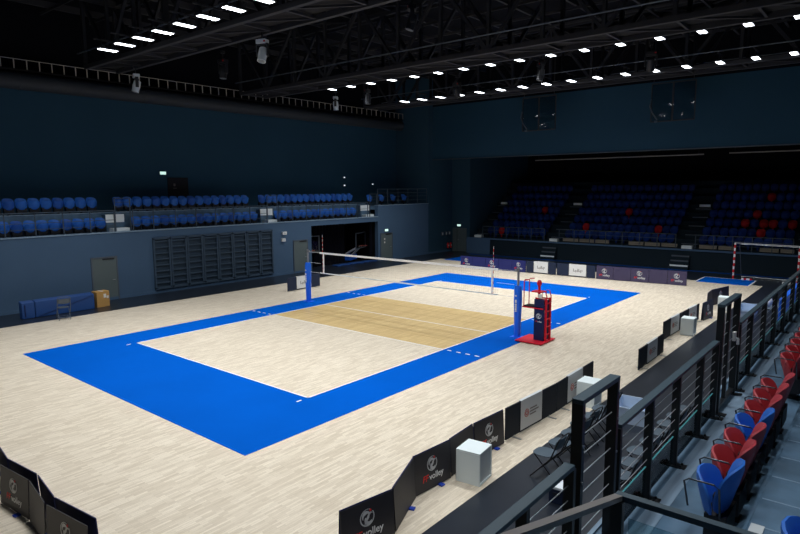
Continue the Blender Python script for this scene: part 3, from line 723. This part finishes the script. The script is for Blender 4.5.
# slant the red letters
TXR.transform(Matrix.Shear('XZ', 4, (0.2, 0)) if False else Matrix(((1, 0, 0.18, 0), (0, 1, 0, 0), (0, 0, 1, 0), (0, 0, 0, 1))))
wr = width(TXR); ww = width(TXW); TOT = (wr[1] - wr[0]) + 0.012 + (ww[1] - ww[0])
def emblem_mesh():
    k = MB(); R = 0.15; n = 40
    def V(x, z): return Vector((x, 0, z))
    def arc(cx, cz, r, a0, a1, m=14): return [(cx + r * math.cos(math.radians(a0 + (a1 - a0) * i / m)), cz + r * math.sin(math.radians(a0 + (a1 - a0) * i / m))) for i in range(m + 1)]
    def stroke(pts, ws):
        L = []; Rr = []
        for i, p in enumerate(pts):
            q0 = pts[max(0, i - 1)]; q1 = pts[min(len(pts) - 1, i + 1)]
            d = Vector((q1[0] - q0[0], q1[1] - q0[1])).normalized(); nrm = Vector((-d.y, d.x)); f = i / (len(pts) - 1)
            w_ = ws[0] + (ws[1] - ws[0]) * f if len(ws) == 2 else (ws[0] + (ws[1] - ws[0]) * f * 2 if f < .5 else ws[1] + (ws[2] - ws[1]) * (f - .5) * 2)
            L.append(V(p[0] + nrm.x * w_, p[1] + nrm.y * w_)); Rr.append(V(p[0] - nrm.x * w_, p[1] - nrm.y * w_))
        for i in range(len(pts) - 1): k.poly([L[i], Rr[i], Rr[i + 1], L[i + 1]], (0, -0.004, 0))
    stroke(arc(0, 0, R, 60, 395, 36), (0.004, 0.012, 0.008))
    stroke(arc(-0.015, 0.01, 0.085, 200, 20, 16), (0.006, 0.034, 0.008))
    stroke(arc(0.03, -0.035, 0.075, 150, 330, 16), (0.008, 0.034, 0.006))
    stroke([(-0.06, -0.12), (-0.03, -0.06), (0.02, 0.0), (0.05, 0.07)], (0.006, 0.03, 0.014))
    stroke([(0.05, 0.06), (0.09, 0.07), (0.12, 0.05)], (0.02, 0.002))
    return k.mesh('emblem', 'emblem')
EMB = emblem_mesh()
k = MB(); k.poly([Vector((0.05, 0, 0.1)), Vector((0.07, 0, 0.145)), Vector((0.1, 0, 0.12)), Vector((0.09, 0, 0.09))], (0, -0.005, 0)); CREST = k.mesh('emblem_crest', 'txt_red')

def board(p0, p1, h, label, emblem=True, group=None, front='board', lean=0.05, feet=True, text=True, back='board_back', gap=0.012):
    p0, p1 = Vector(p0), Vector(p1); L = (p1 - p0).length; d = (p1 - p0)
    t = thing('advert_board', label, 'advertising board', (p0.x, p0.y, 0), math.atan2(d.y, d.x), group)
    f = MB(); q = [Vector((0.005, -lean, 0.015)), Vector((L - 0.005, -lean, 0.015)), Vector((L - 0.005, -gap, h)), Vector((0.005, -gap, h))]
    f.poly(q, (0, 0.012, 0)); fr = f.obj('front_panel', front, t)
    b = MB(); q = [Vector((0.0, lean, 0.015)), Vector((L, lean, 0.015)), Vector((L, gap, h + 0.012 + gap * 0.6)), Vector((0.0, gap, h + 0.012 + gap * 0.6))]
    b.poly(q, (0, -0.014, 0)); b.obj('back_panel', back, t)
    if feet:
        k = MB()
        k.box(L * 0.62, L * 0.62 + 0.1, -lean - 0.09, lean + 0.03, 0.0, 0.03); k.obj('foot', 'foot_blue', t, bevel=0.008)
    if emblem:
        s = h / 0.72; a = math.atan2(lean - gap, h)
        o = mk('emblem', EMB, fr, (L / 2 - 0.02, -gap - 0.0015 - (h - 0.47 * s) * math.tan(a), 0.47 * s)); o.scale = (s * 0.84, 1, s * 0.84); o.rotation_euler = (-a, 0, 0)
        o2 = mk('emblem_crest', CREST, o)
        if text:
            s *= 1.2; y = -gap - 0.0025 - (h - 0.15 * s) * math.tan(a)
            for me, off in ((TXR, -wr[0]), (TXW, wr[1] - wr[0] + 0.012 - ww[0])):
                o = mk('lettering', me, fr, (L / 2 - TOT * s / 2 + off * s, y, 0.15 * s)); o.scale = (s, 1, s); o.rotation_euler = (-a, 0, 0)
    return t

G = 'dark zigzag boards beside the camera-side floor edge'
board((9.97, -13.25), (10.15, -12.27), 0.72, 'dark board with silver roundel, nearest of the right-hand zigzag', True, G)
board((10.13, -12.25), (9.72, -11.22), 0.72, 'plain dark board turned towards the court, right after the nearest roundel board', False, G)
board((9.7, -11.2), (9.78, -10.22), 0.72, 'dark board with silver roundel just in front of the nearest white cube', True, G)
board((9.76, -10.18), (9.7, -9.31), 0.72, 'plain dark board partly hidden by the nearest white cube', False, G)
board((9.71, -9.28), (9.78, -8.26), 0.72, 'dark roundel board between the nearest white cube and grey banner screen', True, G)
board((10.1, 6.95), (10.2, 8.15), 0.72, 'small dark roundel board standing beyond the second white cube', True, 'dark boards at the far right floor edge')
board((9.69, 9.6), (9.63, 10.6), 0.72, 'plain dark board at the bend before the farthest white cube', False, 'dark boards at the far right floor edge')
board((9.63, 10.62), (9.99, 12.2), 0.72, 'dark roundel board behind the farthest white cube', True, 'dark boards at the far right floor edge')
G = 'zigzag boards at the near end of the floor'
xs = [2.25, 3.27, 4.31, 5.35, 6.36, 7.5]; yy = [-15.72, -15.62, -15.74, -15.64, -15.76, -15.63]
for i in range(5):
    e = i in (0, 2, 4)
    board((xs[i], yy[i]), (xs[i + 1] - 0.05, yy[i + 1]), 0.69, ['grey board with roundel, leftmost of the near zigzag', 'plain grey board, second from the left of the near zigzag', 'grey board with roundel in the middle of the near zigzag',
          'plain grey board left of the rightmost one in near zigzag', 'grey board with roundel at the right end of the near zigzag'][i], e, G, lean=0.11, gap=0.07)
G = 'boards along the far end of the floor'
bx = [-7.05 + 0.985 * i for i in range(6)]
nm = ['at the far-left end of the far row', 'second in the far row', 'third in the far row', 'fourth in the far row', 'fifth in the far row, left of the white banners']
for i in range(5):
    board((bx[i], 15.2 + 0.01 * i), (bx[i + 1] - 0.01, 15.21 + 0.01 * i), 0.74, '%s navy board %s' % ('roundel' if i % 2 == 0 else 'plain', nm[i]), i % 2 == 0, G, 'board_far', feet=False)
bx = [2.42 + 0.97 * i for i in range(6)]
nm = ['just right of the white banners', 'second right of the white banners', 'in the middle of the right far group', 'left of the far row right end', 'at the right end of the far row']
for i in range(5):
    board((bx[i], 15.35 + 0.09 * i), (bx[i + 1] - 0.01, 15.44 + 0.09 * i), 0.78, '%s plum board %s' % ('roundel' if i % 2 == 0 else 'plain', nm[i]), i % 2 == 0, G, 'board_far2', feet=False)

# folding courtside screens with hanging banners
def screen(p0, p1, h, label, segs, group, m='screen_black', bm='banner_grey', art='lines'):
    """segs: list of (u0, u1, 'panel'|'banner') in metres along the screen"""
    p0, p1 = Vector(p0), Vector(p1); d = p1 - p0; L = d.length
    t = thing('court_screen', label, 'courtside screen', (p0.x, p0.y, 0), math.atan2(d.y, d.x), group)
    for a, b, kind in segs:
        k = MB()
        if kind == 'panel':
            k.box(a + 0.006, b - 0.006, -0.02, 0.02, 0.03, h); k.obj('panel', m, t, bevel=0.012)
        else:
            k.box(a, b, -0.02, 0.02, 0.03, h); k.obj('panel', m, t)
            k = MB(); k.box(a + 0.01, b - 0.01, -0.032, -0.024, 0.08, h + 0.012); k.box(a + 0.01, b - 0.01, -0.032, 0.03, h + 0.004, h + 0.014); bn = k.obj('banner', bm, t)
            w_ = b - a; k = MB()
            if art == 'lines':
                for j in range(3): k.box(a + w_ * 0.42, a + w_ * (0.74, 0.82, 0.7)[j], -0.036, -0.032, h * (0.62 - 0.09 * j), h * (0.66 - 0.09 * j))
                k.obj('printed_lines', 'txt_grey', bn)
                k = MB(); c = Vector((a + w_ * 0.27, -0.034, h * 0.56))
                for q in (0.045, 0.085):
                    k.tube([c + Vector((math.cos(2 * PI * i / 16) * q, 0, math.sin(2 * PI * i / 16) * q)) for i in range(16)], 0.008, 6, closed=True)
                k.obj('printed_logo', 'txt_orange', bn)
            else:
                for j, (u, z0, z1) in enumerate(((0.25, .42, .66), (0.32, .42, .5), (0.38, .38, .56), (0.45, .42, .54), (0.5, .42, .66), (0.56, .42, .66), (0.62, .42, .54), (0.68, .36, .6), (0.75, .48, .58))):
                    k.box(a + w_ * u, a + w_ * (u + 0.03), -0.036, -0.032, h * z0, h * z1)
                k.obj('printed_lines', 'txt_grey', bn)
    for u in (0.15 * L, 0.85 * L):
        k = MB(); k.box(u - 0.025, u + 0.025, -0.2, 0.16, 0, 0.012); k.box(u - 0.02, u + 0.02, -0.02, 0.02, 0.01, 0.06); k.obj('foot', 'steel', t)
    return t
G = 'dark screens with banners along the right floor edge'
screen((9.79, -8.18), (9.9, -5.98), 0.74, 'dark screen with grey banner beside the nearest roundel boards', [(0, 0.56, 'panel'), (0.57, 1.5, 'banner'), (1.51, 2.2, 'panel')], G)
screen((9.9, -5.96), (9.86, -3.64), 0.74, 'dark screen with pale banner partly behind the nearest railing frame', [(0, 0.6, 'panel'), (0.61, 1.55, 'banner'), (1.56, 2.32, 'panel')], G)
screen((10.33, -1.4), (10.3, 1.1), 0.66, 'dark screen with grey banner standing alone before the second cube', [(0, 0.74, 'panel'), (0.75, 1.75, 'banner'), (1.76, 2.5, 'panel')], G)
screen((9.83, 2.7), (9.87, 4.92), 0.68, 'dark screen with grey banner left of the second white cube', [(0, 0.74, 'panel'), (0.75, 1.75, 'banner'), (1.76, 2.2, 'panel')], G)
screen((9.87, 4.94), (9.93, 7.1), 0.68, 'dark screen with grey banner behind the second white cube', [(0, 0.7, 'panel'), (0.71, 1.75, 'banner'), (1.76, 2.15, 'panel')], G)
G = 'navy screens with white banners in the far row'
screen((-2.1, 15.25), (-0.06, 15.25), 0.76, 'navy screen with white banner, left one of the far row', [(0, 0.52, 'panel'), (0.53, 1.5, 'banner'), (1.51, 2.03, 'panel')], G, 'screen_navy', 'banner_white', 'script')
screen((-0.04, 15.27), (2.38, 15.33), 0.76, 'navy screen with white banner, right one of the far row', [(0, 0.78, 'panel'), (0.79, 1.86, 'banner'), (1.87, 2.4, 'panel')], G, 'screen_navy', 'banner_white', 'script')
screen((-8.48, 1.15), (-8.56, 3.52), 0.72, 'navy screen with white banner behind the left net post', [(0, 0.62, 'panel'), (0.63, 1.7, 'banner'), (1.71, 2.37, 'panel')], None, 'screen_navy', 'banner_white', 'script')

# white cubes
for (x, y, sx, sy, h, rz, lb) in ((10.15, -9.95, 0.48, 0.52, 0.62, 0.12, 'white cube stool nearest the camera, before the dark roundel boards'), (10.25, 4.3, 0.44, 0.52, 0.62, 0.05, 'white cube stool beside the dark screens halfway along the edge'),
        (10.28, -4.9, 0.45, 0.52, 0.62, 0.03, 'white cube stool seen through the nearest railing frame'), (10.28, 9.85, 0.42, 0.5, 0.6, 0.1, 'white cube stool farthest away, before the dark boards')):
    t = thing('cube_stool', lb, 'cube stool', (x, y, 0), rz, 'white cube stools at the floor edge'); a, b = sx / 2, sy / 2; e = 0.03
    k = MB(); k.box(-a, a, -b, b, h - e, h); k.obj('top', 'cube_white', t, bevel=0.006)
    k = MB(); k.box(-a, a, -b, -b + e, 0, h - e); k.box(-a, a, b - e, b, 0, h - e); k.box(-a, -a + e, -b + e, b - e, 0, h - e); k.box(-a + e, a, -b + e, b - e, 0, 0.04); k.obj('side_panel', 'cube_white', t, bevel=0.003)
    k = MB(); k.box(a - 0.045, a - 0.02, -b + e, b - e, 0.04, h - e); k.obj('recessed_back', 'cube_inner', t)

# ------------------------------------------------------------------ referee stand
t = thing('referee_stand', 'red umpire ladder stand with navy pad beside the net post', 'umpire stand', (6.32, 0, 0))
k = MB(); k.box(-0.5, 0.52, -0.58, 0.5, 0.03, 0.07); k.obj('base_plate', 'ref_red', t, bevel=0.01)
for x in (-0.42, 0.44):
    for y in (-0.5, 0.42):
        k = MB(); k.tube([(x, y, 0), (x, y, 0.035)], 0.05, 12); k.obj('foot', 'black', t)
k = MB(); k.box(0.02, 0.4, -0.2, -0.12, 0.07, 1.52); p = k.obj('front_pad', 'pad_navy', t, bevel=0.02)
o = mk('emblem', EMB, p, (0.21, -0.202, 0.94)); o.scale = (0.62, 1, 0.62)
for me, off in ((TXR, -wr[0]), (TXW, wr[1] - wr[0] + 0.012 - ww[0])):
    s = 0.5; o = mk('lettering', me, p, (0.21 - TOT * s / 2 + off * s, -0.203, 0.72)); o.scale = (s, 1, s)
k = MB()
for x in (0.05, 0.42):
    for y in (-0.1, 0.18): k.bar((x, y, 0.05), (x, y, 1.56), 0.05)
for z in (0.4, 0.8, 1.2, 1.52):
    k.bar((0.05, -0.1, z), (0.42, -0.1, z), 0.04); k.bar((0.05, 0.18, z), (0.42, 0.18, z), 0.04)
k.obj('tower_frame', 'ref_red', t)
k = MB(); k.box(0.40, 0.415, -0.1, 0.18, 0.1, 1.5); k.obj('side_panel', 'pad_navy', t)
for i in range(5):
    k = MB(); k.bar((0.46, -0.12, 0.3 + 0.27 * i), (0.46, 0.2, 0.3 + 0.27 * i), 0.035); k.obj('rung', 'ref_red', t)
k = MB()
for y in (-0.12, 0.2): k.tube([(0.46, y, 0.06), (0.46, y, 1.62), (0.4, y, 1.8), (0.3, y, 1.82), (0.28, y, 1.6)], 0.02, 8)
k.obj('ladder_rail', 'ref_red', t, smooth=True)
k = MB(); k.box(-0.42, 0.38, -0.22, 0.25, 1.18, 1.22); p = k.obj('platform', 'ref_red', t)
k = MB(); k.box(-0.4, 0.3, -0.2, 0.23, 1.22, 1.245); k.obj('platform_mat', 'black', p)
k = MB()
for y in (-0.18, 0.2): k.tube([(-0.38, y, 1.22), (-0.38, y, 2.12), (-0.36, y, 2.16), (-0.18, y, 2.18)], 0.018, 8)
k.tube([(-0.38, -0.18, 2.12), (-0.38, 0.2, 2.12)], 0.018, 8); k.obj('hand_rail', 'ref_red', t, smooth=True)
k = MB(); k.box(-0.12, 0.28, -0.15, 0.2, 1.74, 1.78); k.obj('seat', 'ref_red', t, bevel=0.01)
k = MB(); k.tube([(0.1, 0.02, 1.5), (0.1, 0.02, 2.0)], 0.045, 10); k.tube([(0.1, 0.02, 1.95), (0.1, 0.02, 2.02), (0.1, 0.02, 2.1), (0.1, 0.02, 2.16)], [0.05, 0.085, 0.08, 0.04], 12); k.obj('seat_column', 'ref_red', t, smooth=True)
k = MB(); k.box(0.16, 0.3, -0.17, -0.155, 1.56, 1.7); k.obj('score_card', 'paper', t)

# ------------------------------------------------------------------ folding chairs
def chair_proto(seatm, tubem, label, loc, rz, group):
    t = thing('folding_chair', label, 'folding chair', loc, rz, group)          # faces local +x
    k = MB(); k.shell(0.4, 0.4, 0.03, 0.0, Matrix.Translation((-0.18, 0, 0.45)) @ Matrix.Rotation(PI / 2, 4, 'Y') @ Matrix.Rotation(PI / 2, 4, 'Z'), p=3.0)
    s_ = k.obj('seat', seatm, t, smooth=True)
    k = MB(); k.shell(0.42, 0.2, 0.025, 0.03, Matrix.Translation((-0.29, 0, 0.62)) @ Matrix.Rotation(-0.2, 4, 'Y') @ Matrix.Rotation(-PI / 2, 4, 'Z'), p=4.0)
    k.obj('backrest', seatm, t, smooth=True)
    for s in (-1, 1):
        k = MB(); k.tube([(-0.35, s * 0.215, 0.84), (-0.2, s * 0.22, 0.45), (0.2, s * 0.22, 0.01)], 0.013, 8); k.obj('front_leg', tubem, t, smooth=True)
        k = MB(); k.tube([(0.14, s * 0.19, 0.45), (-0.1, s * 0.19, 0.22), (-0.3, s * 0.19, 0.01)], 0.012, 8); k.obj('rear_leg', tubem, t, smooth=True)
    k = MB(); k.tube([(-0.35, -0.215, 0.84), (-0.365, -0.15, 0.88), (-0.37, 0, 0.89), (-0.365, 0.15, 0.88), (-0.35, 0.215, 0.84)], 0.013, 8); k.obj('back_frame', tubem, t, smooth=True)
    k = MB(); k.tube([(0.12, -0.22, 0.1), (0.12, 0.22, 0.1)], 0.009, 6); k.tube([(-0.22, -0.19, 0.1), (-0.22, 0.19, 0.1)], 0.009, 6); k.obj('stretcher', tubem, t)
    return t
FC = None
for rx, r0, cnt, rn in ((11.12, -9.0, 6, 'front'), (12.5, -9.0, 8, 'rear')):
    for i in range(cnt):
        lb = 'black folding chair, %s from the near end of the %s chair row' % (ORD[i + 1], rn)
        loc = (rx + random.uniform(-.04, .04), r0 + i * 0.57, -0.004); rz = PI + random.uniform(-0.12, 0.12); g = 'folding chairs in the %s row below the stand' % rn
        if FC is None: FC = chair_proto('chair_seat', 'chair_tube', lb, loc, rz, g)
        else: dup(FC, loc, rz, lb, g)
chair_proto('grey_metal', 'grey_metal', 'grey folding chair in front of the blue gym mats', (-10.75, -8.95, 0.0), 2.9, None).scale = (1.1, 1.1, 1.12)

# ------------------------------------------------------------------ boxes and bins
def bin_(loc, sx, sy, h, rz, label, n=1):
    t = thing('storage_bin', label, 'storage bin', loc, rz, 'clear plastic storage bins')
    a, b = sx / 2, sy / 2; k = MB(); e = 0.012
    k.box(-a, a, -b, -b + e, e, h); k.box(-a, a, b - e, b, e, h); k.box(-a, -a + e, -b + e, b - e, e, h); k.box(a - e, a, -b + e, b - e, e, h); k.box(-a, a, -b, b, 0, e); k.obj('tub', 'plastic', t)
    k = MB(); k.box(-a - 0.02, a + 0.02, -b - 0.02, -b, h - 0.03, h); k.box(-a - 0.02, a + 0.02, b, b + 0.02, h - 0.03, h); k.box(-a - 0.02, -a, -b, b, h - 0.03, h); k.box(a, a + 0.02, -b, b, h - 0.03, h); k.obj('rim', 'plastic', t)
bin_((11.45, -5.15, -0.004), 0.72, 0.85, 0.38, 0.1, 'clear plastic bin seen just past the nearest railing frame')
bin_((11.3, 9.1, -0.004), 0.6, 1.9, 0.38, 0.05, 'long clear plastic bin beyond the farther railing frame')
t = thing('storage_case', 'dark case with white lid under the near railing', 'case', (11.72, -9.62, -0.004), 0.1)
k = MB(); k.box(-0.14, 0.14, -0.24, 0.24, 0, 0.26); k.obj('body', 'case_navy', t, bevel=0.015)
k = MB(); k.box(-0.15, 0.15, -0.25, 0.25, 0.26, 0.31); k.obj('lid', 'lid', t, bevel=0.01)
k = MB(); k.box(-0.06, 0.06, -0.26, -0.24, 0.17, 0.21); k.obj('handle', 'mh_black', t)
# folding table with two white bottles
t = thing('folding_table', 'grey folding table behind the long railing', 'table', (12.2, 8.0, -0.004), 0.0)
k = MB(); k.box(-0.35, 0.35, -0.8, 0.8, 0.7, 0.73); k.obj('table_top', 'chair_seat', t, bevel=0.006)
for y in (-0.6, 0.6):
    for s in (-1, 1):
        k = MB(); k.tube([(s * 0.3, y, 0.7), (s * -0.3, y, 0.0)], 0.014, 8); k.obj('leg', 'steel', t)
for y, lb in ((7.75, 'white round jug on the grey folding table, nearer one'), (8.25, 'white round jug on the grey folding table, farther one')):
    t = thing('jug', lb, 'jug', (12.2, y, 0.726))
    k = MB(); k.tube([(0, 0, 0), (0, 0, 0.05), (0, 0, 0.17), (0, 0, 0.23)], [0.08, 0.1, 0.1, 0.06], 14); k.obj('body', 'white', t, smooth=True)
    k = MB(); k.tube([(0, 0, 0.23), (0, 0, 0.27)], 0.04, 12); k.obj('lid', 'pad_blue', t)
# blue padded barrier panels
for i in range(5):
    t = thing('padded_barrier', 'bright blue padded barrier behind the long railing, %s from near' % ORD[i + 1], 'barrier', (12.75, 6.6 + 1.75 * i + (2.6 if i > 2 else 1.2), -0.004), 0, 'blue padded barriers below the stand')
    k = MB(); k.box(-0.08, 0.08, -0.84, 0.84, 0.12, 1.2); k.obj('pad', 'pad_blue', t, bevel=0.03)
    for y in (-0.6, 0.6):
        k = MB(); k.box(-0.25, 0.25, y - 0.03, y + 0.03, 0, 0.03); k.box(-0.03, 0.03, y - 0.03, y + 0.03, 0.02, 0.2); k.obj('foot', 'steel', t)
# gym mats
for (y0, y1, lb) in ((-10.1, -9.6, 'short folded navy gym mat at the left end'), (-9.58, -7.15, 'long navy gym mat standing beside the cardboard box')):
    t = thing('gym_mat', lb, 'gym mat', (-12.12, y0, -0.004), 0, 'navy gym mats')
    k = MB(); L = y1 - y0; nseg = 10
    for j in range(3): k.box(-0.16 + 0.11 * j, -0.06 + 0.11 * j, 0, L, 0, 0.74 - 0.02 * j)
    k.obj('padding', 'mat_blue', t, bevel=0.03)
    k = MB(); k.bar((0.17, 0.1, 0.05), (0.17, L - 0.1, 0.62), 0.02, 0.004) if L > 1 else k.box(0.165, 0.175, 0.1, 0.14, 0.1, 0.6); k.obj('strap', 'pad_navy', t)
t = thing('cardboard_box', 'brown cardboard box on the black floor near the left door', 'cardboard box', (-12.35, -6.7, -0.004), 0.1)
k = MB(); k.box(-0.22, 0.22, -0.3, 0.3, 0, 0.72); k.obj('carton', 'carton', t, bevel=0.008)
k = MB(); k.box(0.222, 0.226, 0.02, 0.14, 0.42, 0.6); k.box(0.222, 0.226, 0.16, 0.26, 0.38, 0.5); k.obj('label_sheet', 'paper', t)
k = MB(); k.box(-0.21, 0.21, -0.04, 0.04, 0.72, 0.726); k.obj('tape', 'paper', t)

# fire extinguishers and wall switches in the far left corner
for y, lb in ((22.85, 'red fire extinguisher on the left wall, left of the pair'), (23.25, 'red fire extinguisher on the left wall, right of the pair')):
    t = thing('fire_extinguisher', lb, 'fire extinguisher', (-13.5, y, 0.3), 0, 'pair of fire extinguishers')
    k = MB(); k.tube([(0, 0, 0), (0, 0, 0.36), (0, 0, 0.43), (0, 0, 0.46)], [0.08, 0.08, 0.05, 0.03], 14); k.obj('cylinder', 'red', t, smooth=True)
    k = MB(); k.box(-0.02, 0.1, -0.02, 0.02, 0.46, 0.5); k.tube([(0.03, 0.03, 0.45), (0.1, 0.08, 0.35), (0.09, 0.08, 0.12)], 0.012, 6); k.obj('hose', 'black', t)
    k = MB(); k.box(-0.1, -0.07, -0.05, 0.05, 0.2, 0.35); k.obj('wall_bracket', 'steel', t)
    k = MB(); k.box(0.075, 0.083, -0.04, 0.04, 0.15, 0.28); k.obj('sticker', 'paper', t)
for y, lb in ((22.1, 'small grey switch box on left wall, leftmost above the extinguishers'), (22.65, 'small grey switch box on left wall, middle one above extinguishers'), (23.1, 'small grey switch box on left wall, nearest the far corner')):
    t = thing('switch_box', lb, 'switch box', (-13.6, y, 1.4)); k = MB(); k.box(0, 0.08, -0.12, 0.12, 0, 0.3); k.obj('housing', 'grey_metal', t); k = MB(); k.box(0.08, 0.085, -0.08, 0.08, 0.05, 0.25); k.obj('cover', 'banner_grey', t)

# ------------------------------------------------------------------ recess: curtains and stored goals
def curtain(y0, y1, x, label, z1=2.94):
    k = MB(); n = int((y1 - y0) / 0.04); A = []
    for side in (0, 0.012):
        row = []
        for i in range(n + 1):
            y = y0 + (y1 - y0) * i / n; dx = 0.05 * math.sin(y * 21) + side
            row.append((k.bm.verts.new((x + dx, y, 0.02)), k.bm.verts.new((x + dx, y, z1))))
        A.append(row)
        for i in range(n): k.bm.faces.new([row[i][0], row[i + 1][0], row[i + 1][1], row[i][1]])
    for e in (0, n): k.bm.faces.new([A[0][e][0], A[0][e][1], A[1][e][1], A[1][e][0]])
    tag(k.obj('curtain', 'curtain', smooth=True), label, 'curtain')
curtain(8.9, 11.9, -14.9, 'black pleated curtain between the two stored hoops')
curtain(13.7, 14.02, -14.1, 'black pleated curtain at the right end of the recess')
def hoop(loc, rz, label):
    t = thing('basketball_hoop', label, 'basketball hoop', loc, rz, 'stored basketball hoops')   # board faces local +x
    k = MB(); k.box(-1.3, -0.2, -0.6, 0.6, 0.12, 0.52); k.obj('base', 'pad_blue', t, bevel=0.03)
    k = MB()
    for x in (-1.1, -0.4):
        for y in (-0.45, 0.45): k.tube([(x, y - 0.03, 0.065), (x, y + 0.03, 0.065)], 0.065, 12)
    k.obj('caster', 'black', t)
    k = MB()
    for y in (-0.2, 0.2): k.bar((-0.9, y, 0.5), (0.35, y, 1.2), 0.09); k.bar((-0.3, y, 0.5), (0.35, y, 1.15), 0.06)
    k.obj('folding_arm', 'white', t)
    k = MB(); k.box(0.35, 0.37, -0.85, 0.85, 1.05, 2.12); b = k.obj('backboard', 'acrylic', t)
    k = MB()
    for q in ((0.34, 0.39, -0.9, -0.82, 1.02, 2.16), (0.34, 0.39, 0.82, 0.9, 1.02, 2.16), (0.34, 0.39, -0.9, 0.9, 2.1, 2.17), (0.34, 0.39, -0.9, 0.9, 1.0, 1.07)): k.box(*q)
    k.obj('backboard_frame', 'grey_metal', b)
    k = MB(); k.tube([(0.62 + 0.225 * math.cos(2 * PI * i / 20), 0.225 * math.sin(2 * PI * i / 20), 1.2) for i in range(20)], 0.01, 6, closed=True); k.box(0.37, 0.41, -0.05, 0.05, 1.15, 1.21); k.obj('rim', 'txt_orange', t)
hoop((-14.8, 12.95, 0), 0.35, 'stored basketball hoop with white arm at the recess right side')
hoop((-15.2, 8.4, 0), -0.1, 'stored basketball hoop at the left side of the recess')
for i, y in enumerate((10.6, 12.0, 13.4)):
    t = thing('floor_mat', 'flat blue mat on the recess floor edge, %s from the left' % ORD[i + 1], 'floor mat', (-14.0, y, -0.004), 0, 'flat blue mats at the recess')
    k = MB(); k.box(-0.3, 0.3, -0.62, 0.62, 0, 0.08); k.obj('padding', 'mat_blue', t, bevel=0.02)
    k = MB(); k.box(0.3, 0.305, -0.3, 0.3, 0.03, 0.05); k.obj('strap', 'pad_navy', t)

# ------------------------------------------------------------------ handball goal
t = thing('handball_goal', 'red and white striped handball goal at the far right corner', 'handball goal', (10.25, 20.2, -0.004), -0.12)
for s in (-1, 1):
    k = MB(); k.box(s * 1.62 - 0.04, s * 1.62 + 0.04, -0.04, 0.04, 0, 2.1); p = k.obj('post', 'white', t)
    k = MB()
    for i in range(6): k.box(s * 1.62 - 0.043, s * 1.62 + 0.043, -0.043, 0.043, 0.0 + 0.36 * i, 0.18 + 0.36 * i)
    k.obj('red_stripe', 'red', p)
    k = MB(); k.tube([(s * 1.6, 0.04, 2.05), (s * 1.5, 0.4, 2.0), (s * 1.45, 0.85, 0.06), (s * 1.6, 0.04, 0.05)], 0.025, 8); k.obj('side_brace', 'grey_metal', t)
k = MB(); k.box(-1.62, 1.62, -0.03, 0.03, 2.06, 2.12); k.obj('crossbar', 'steel', t)
k = MB(); k.tube([(-1.45, 0.85, 0.06), (1.45, 0.85, 0.06)], 0.025, 8); k.tube([(-1.5, 0.4, 2.0), (1.5, 0.4, 2.0)], 0.02, 8); k.obj('back_bar', 'steel', t)
k = MB(); k.box(-1.1, -0.55, -0.25, -0.15, 0, 0.1); k.box(0.95, 1.35, -0.25, -0.15, 0, 0.1); p = k.obj('floor_weight', 'white', t)
k = MB(); k.box(-0.98, -0.85, -0.253, -0.147, 0, 0.103); k.box(-0.68, -0.55, -0.253, -0.147, 0, 0.103); k.box(1.05, 1.2, -0.253, -0.147, 0, 0.103); k.obj('red_stripe', 'red', p)

SC.view_settings.exposure = 0.0
